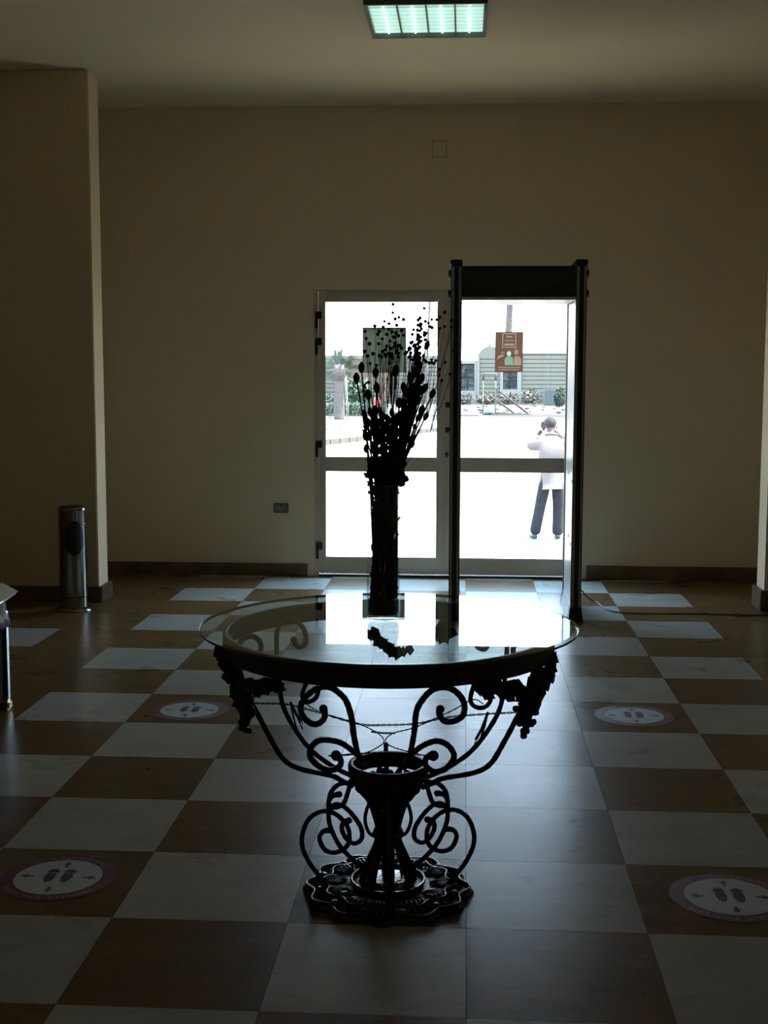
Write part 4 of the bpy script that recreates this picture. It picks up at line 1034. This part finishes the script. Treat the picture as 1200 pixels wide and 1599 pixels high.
q = MB(); q.box(-.2, .2, -.2, .2, 0, .06); q.build('base', CONC, e)
q = MB(); q.tube([(0, 0, .06), (0, 0, .56)], .06, 8); q.build('column', CONC, e)

# ================================================================= PERSON outside, seen from behind
def skin_mesh(name, verts, edges, radii, M, parent, root=0, sub=2):
    me = bpy.data.meshes.new(name); me.from_pydata([Vector(v) for v in verts], edges, []); me.update()
    o = bpy.data.objects.new(name, me); COL.objects.link(o); o.parent = parent
    md = o.modifiers.new('skin', 'SKIN'); md.use_smooth_shade = True
    for i, sv in enumerate(me.skin_vertices[0].data):
        r_ = radii[i]; sv.radius = r_ if hasattr(r_, '__len__') else (r_, r_); sv.use_root = (i == root)
    s_ = o.modifiers.new('sub', 'SUBSURF'); s_.levels = sub; s_.render_levels = sub
    me.materials.append(M); return o
PX, PY = 1.205, 15.5
pe = empty('person', (PX, PY, G), label='person outside in white shirt and blue jeans, back turned, hands raised to the head', cat='person')
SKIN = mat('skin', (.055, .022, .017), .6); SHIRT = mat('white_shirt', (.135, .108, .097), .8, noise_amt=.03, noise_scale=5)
JEAN = mat('blue_denim', (.003, .0055, .011), .85, noise_amt=.35, noise_scale=9); SHOE = mat('black_shoe', (.02, .02, .022), .5); HAIR = mat('dark_grey_hair', (.022, .015, .015), .85, noise_amt=.4, noise_scale=60)
# joints (relative to the feet point, z up, +y away from the camera)
Vv = [(.03, 0, .90), (.02, .01, 1.12), (.02, .02, 1.34), (.02, .06, 1.47),         # 0 pelvis,1 waist,2 chest,3 neck base
      (.015, .10, 1.54), (.01, .15, 1.61), (.01, .16, 1.67),                        # 4 neck,5 head,6 crown
      (-.13, .03, 1.38), (-.28, .14, 1.33), (-.14, .30, 1.50), (-.10, .30, 1.55),    # 7 shoulder l, 8 elbow, 9 wrist,10 palm
      (.18, .03, 1.38), (.33, .14, 1.33), (.11, .31, 1.52), (.06, .31, 1.56),        # right arm
      (-.07, 0, .84), (-.13, .02, .47), (-.20, -.01, .10), (-.21, .12, .045),        # left leg
      (.11, 0, .84), (.13, .02, .47), (.125, -.01, .10), (.14, .12, .045)]
Ee = [(0, 1), (1, 2), (2, 3), (3, 4), (4, 5), (5, 6), (2, 7), (7, 8), (8, 9), (9, 10), (2, 11), (11, 12), (12, 13), (13, 14), (0, 15), (15, 16), (16, 17), (17, 18), (0, 19), (19, 20), (20, 21), (21, 22)]
Rr = [.12, .11, .13, .07, .052, .085, .07, .055, .042, .030, .030, .055, .042, .030, .030, .08, .055, .038, .035, .08, .055, .038, .035]
skin_mesh('body', Vv, Ee, Rr, SKIN, pe)
for s_, w in ((-1, 9), (1, 13)):          # hands: four fingers and a thumb closed on the brow
    bx_, by_, bz_ = Vv[w+1]
    pv = [(bx_, by_, bz_), (bx_-s_*.015, by_-.01, bz_+.05)]; pe_ = [(0, 1)]; pr_ = [.028, .034]
    for f_ in range(4):
        o_ = len(pv); xx = -.027+.018*f_; ln = (.066, .078, .074, .058)[f_]
        pv += [(bx_-s_*.015+xx, by_-.01, bz_+.07), (bx_-s_*.02+xx, by_-.03, bz_+.07+ln*.5), (bx_-s_*.03+xx, by_-.06, bz_+.07+ln*.8)]; pe_ += [(1, o_), (o_, o_+1), (o_+1, o_+2)]; pr_ += [.0095, .009, .007]
    o_ = len(pv); pv += [(bx_-s_*.04, by_-.03, bz_+.03), (bx_-s_*.058, by_-.05, bz_+.06)]; pe_ += [(0, o_), (o_, o_+1)]; pr_ += [.012, .009]
    skin_mesh('hand', pv, pe_, pr_, SKIN, pe, sub=1)
SV = [(.035, 0, .74), (.03, 0, .90), (.025, .01, 1.12), (.02, .02, 1.32), (.02, .06, 1.44), (.02, .085, 1.48),
      (-.13, .03, 1.37), (-.29, .14, 1.32), (-.15, .285, 1.48), (.18, .03, 1.37), (.34, .14, 1.32), (.135, .295, 1.50)]
SE = [(0, 1), (1, 2), (2, 3), (3, 4), (4, 5), (3, 6), (6, 7), (7, 8), (3, 9), (9, 10), (10, 11)]
SR = [(.225, .15), (.205, .14), (.185, .13), (.20, .14), (.11, .09), (.07, .065), (.10, .10), (.075, .075), (.062, .062), (.10, .10), (.075, .075), (.062, .062)]
skin_mesh('shirt', SV, SE, SR, SHIRT, pe, root=1)
JV = [(.03, 0, .88), (-.065, 0, .80), (-.125, .02, .47), (-.185, .0, .16), (.115, 0, .80), (.135, .02, .47), (.128, .0, .14), (-.20, -.005, .05), (.128, -.005, .04)]
skin_mesh('jeans', JV, [(0, 1), (1, 2), (2, 3), (0, 4), (4, 5), (5, 6), (3, 7), (6, 8)], [(.12, .10), (.095, .10), (.082, .085), (.080, .084), (.095, .10), (.082, .085), (.080, .084), (.082, .088), (.082, .088)], JEAN, pe)
for cx, rz in ((-.205, .15), (.13, -.1)):
    q = MB(); prof = [(-.06, .030, .055), (-.03, .042, .075), (.04, .045, .075), (.12, .048, .058), (.18, .042, .045), (.215, .022, .030)]; rings = []
    for (y, w, h_) in prof:
        rings.append([q.bm.verts.new((w*math.cos(a), y, max(.0, h_*.5+h_*.5*math.sin(a)))) for a in [2*PI*i/12 for i in range(12)]])
    for a, b_ in zip(rings, rings[1:]):
        for j in range(12): q.face([a[j], a[(j+1) % 12], b_[(j+1) % 12], b_[j]], True)
    q.face(rings[0]); q.face(rings[-1][::-1]); o = q.build('shoe', SHOE, pe); o.location = (cx, -.02, 0); o.rotation_euler = (0, 0, rz)
q = MB(); q.ball((.01, .155, 1.655), .105, .88, 1.02, .92, 20, 14)
for v in list(q.bm.verts):
    if v.co.z < 1.60+(v.co.y-.10)*.9: v.co = Vector((.01, .155, 1.62))+(v.co-Vector((.01, .155, 1.62)))*.72
    v.co += Vector((noise.noise(v.co*40), noise.noise(v.co*40+Vector((5, 0, 0))), noise.noise(v.co*40+Vector((0, 7, 0)))))*.006
q.build('hair', HAIR, pe)
for s_ in (-1, 1):
    q = MB(); q.ball((.01+s_*.092, .15, 1.60), .03, .35, .6, 1, 10, 8); q.build('ear', SKIN, pe)
q = MB(); q.ball((.01, .262, 1.595), .02, .8, 1, 1.2, 10, 8); q.build('nose', SKIN, pe)
q = MB(); q.tube(spline([(-.055, .08, 1.49), (-.04, .04, 1.505), (.02, .02, 1.51), (.08, .04, 1.505), (.095, .08, 1.49)], 5), .022, 8); q.build('collar', SHIRT, pe)
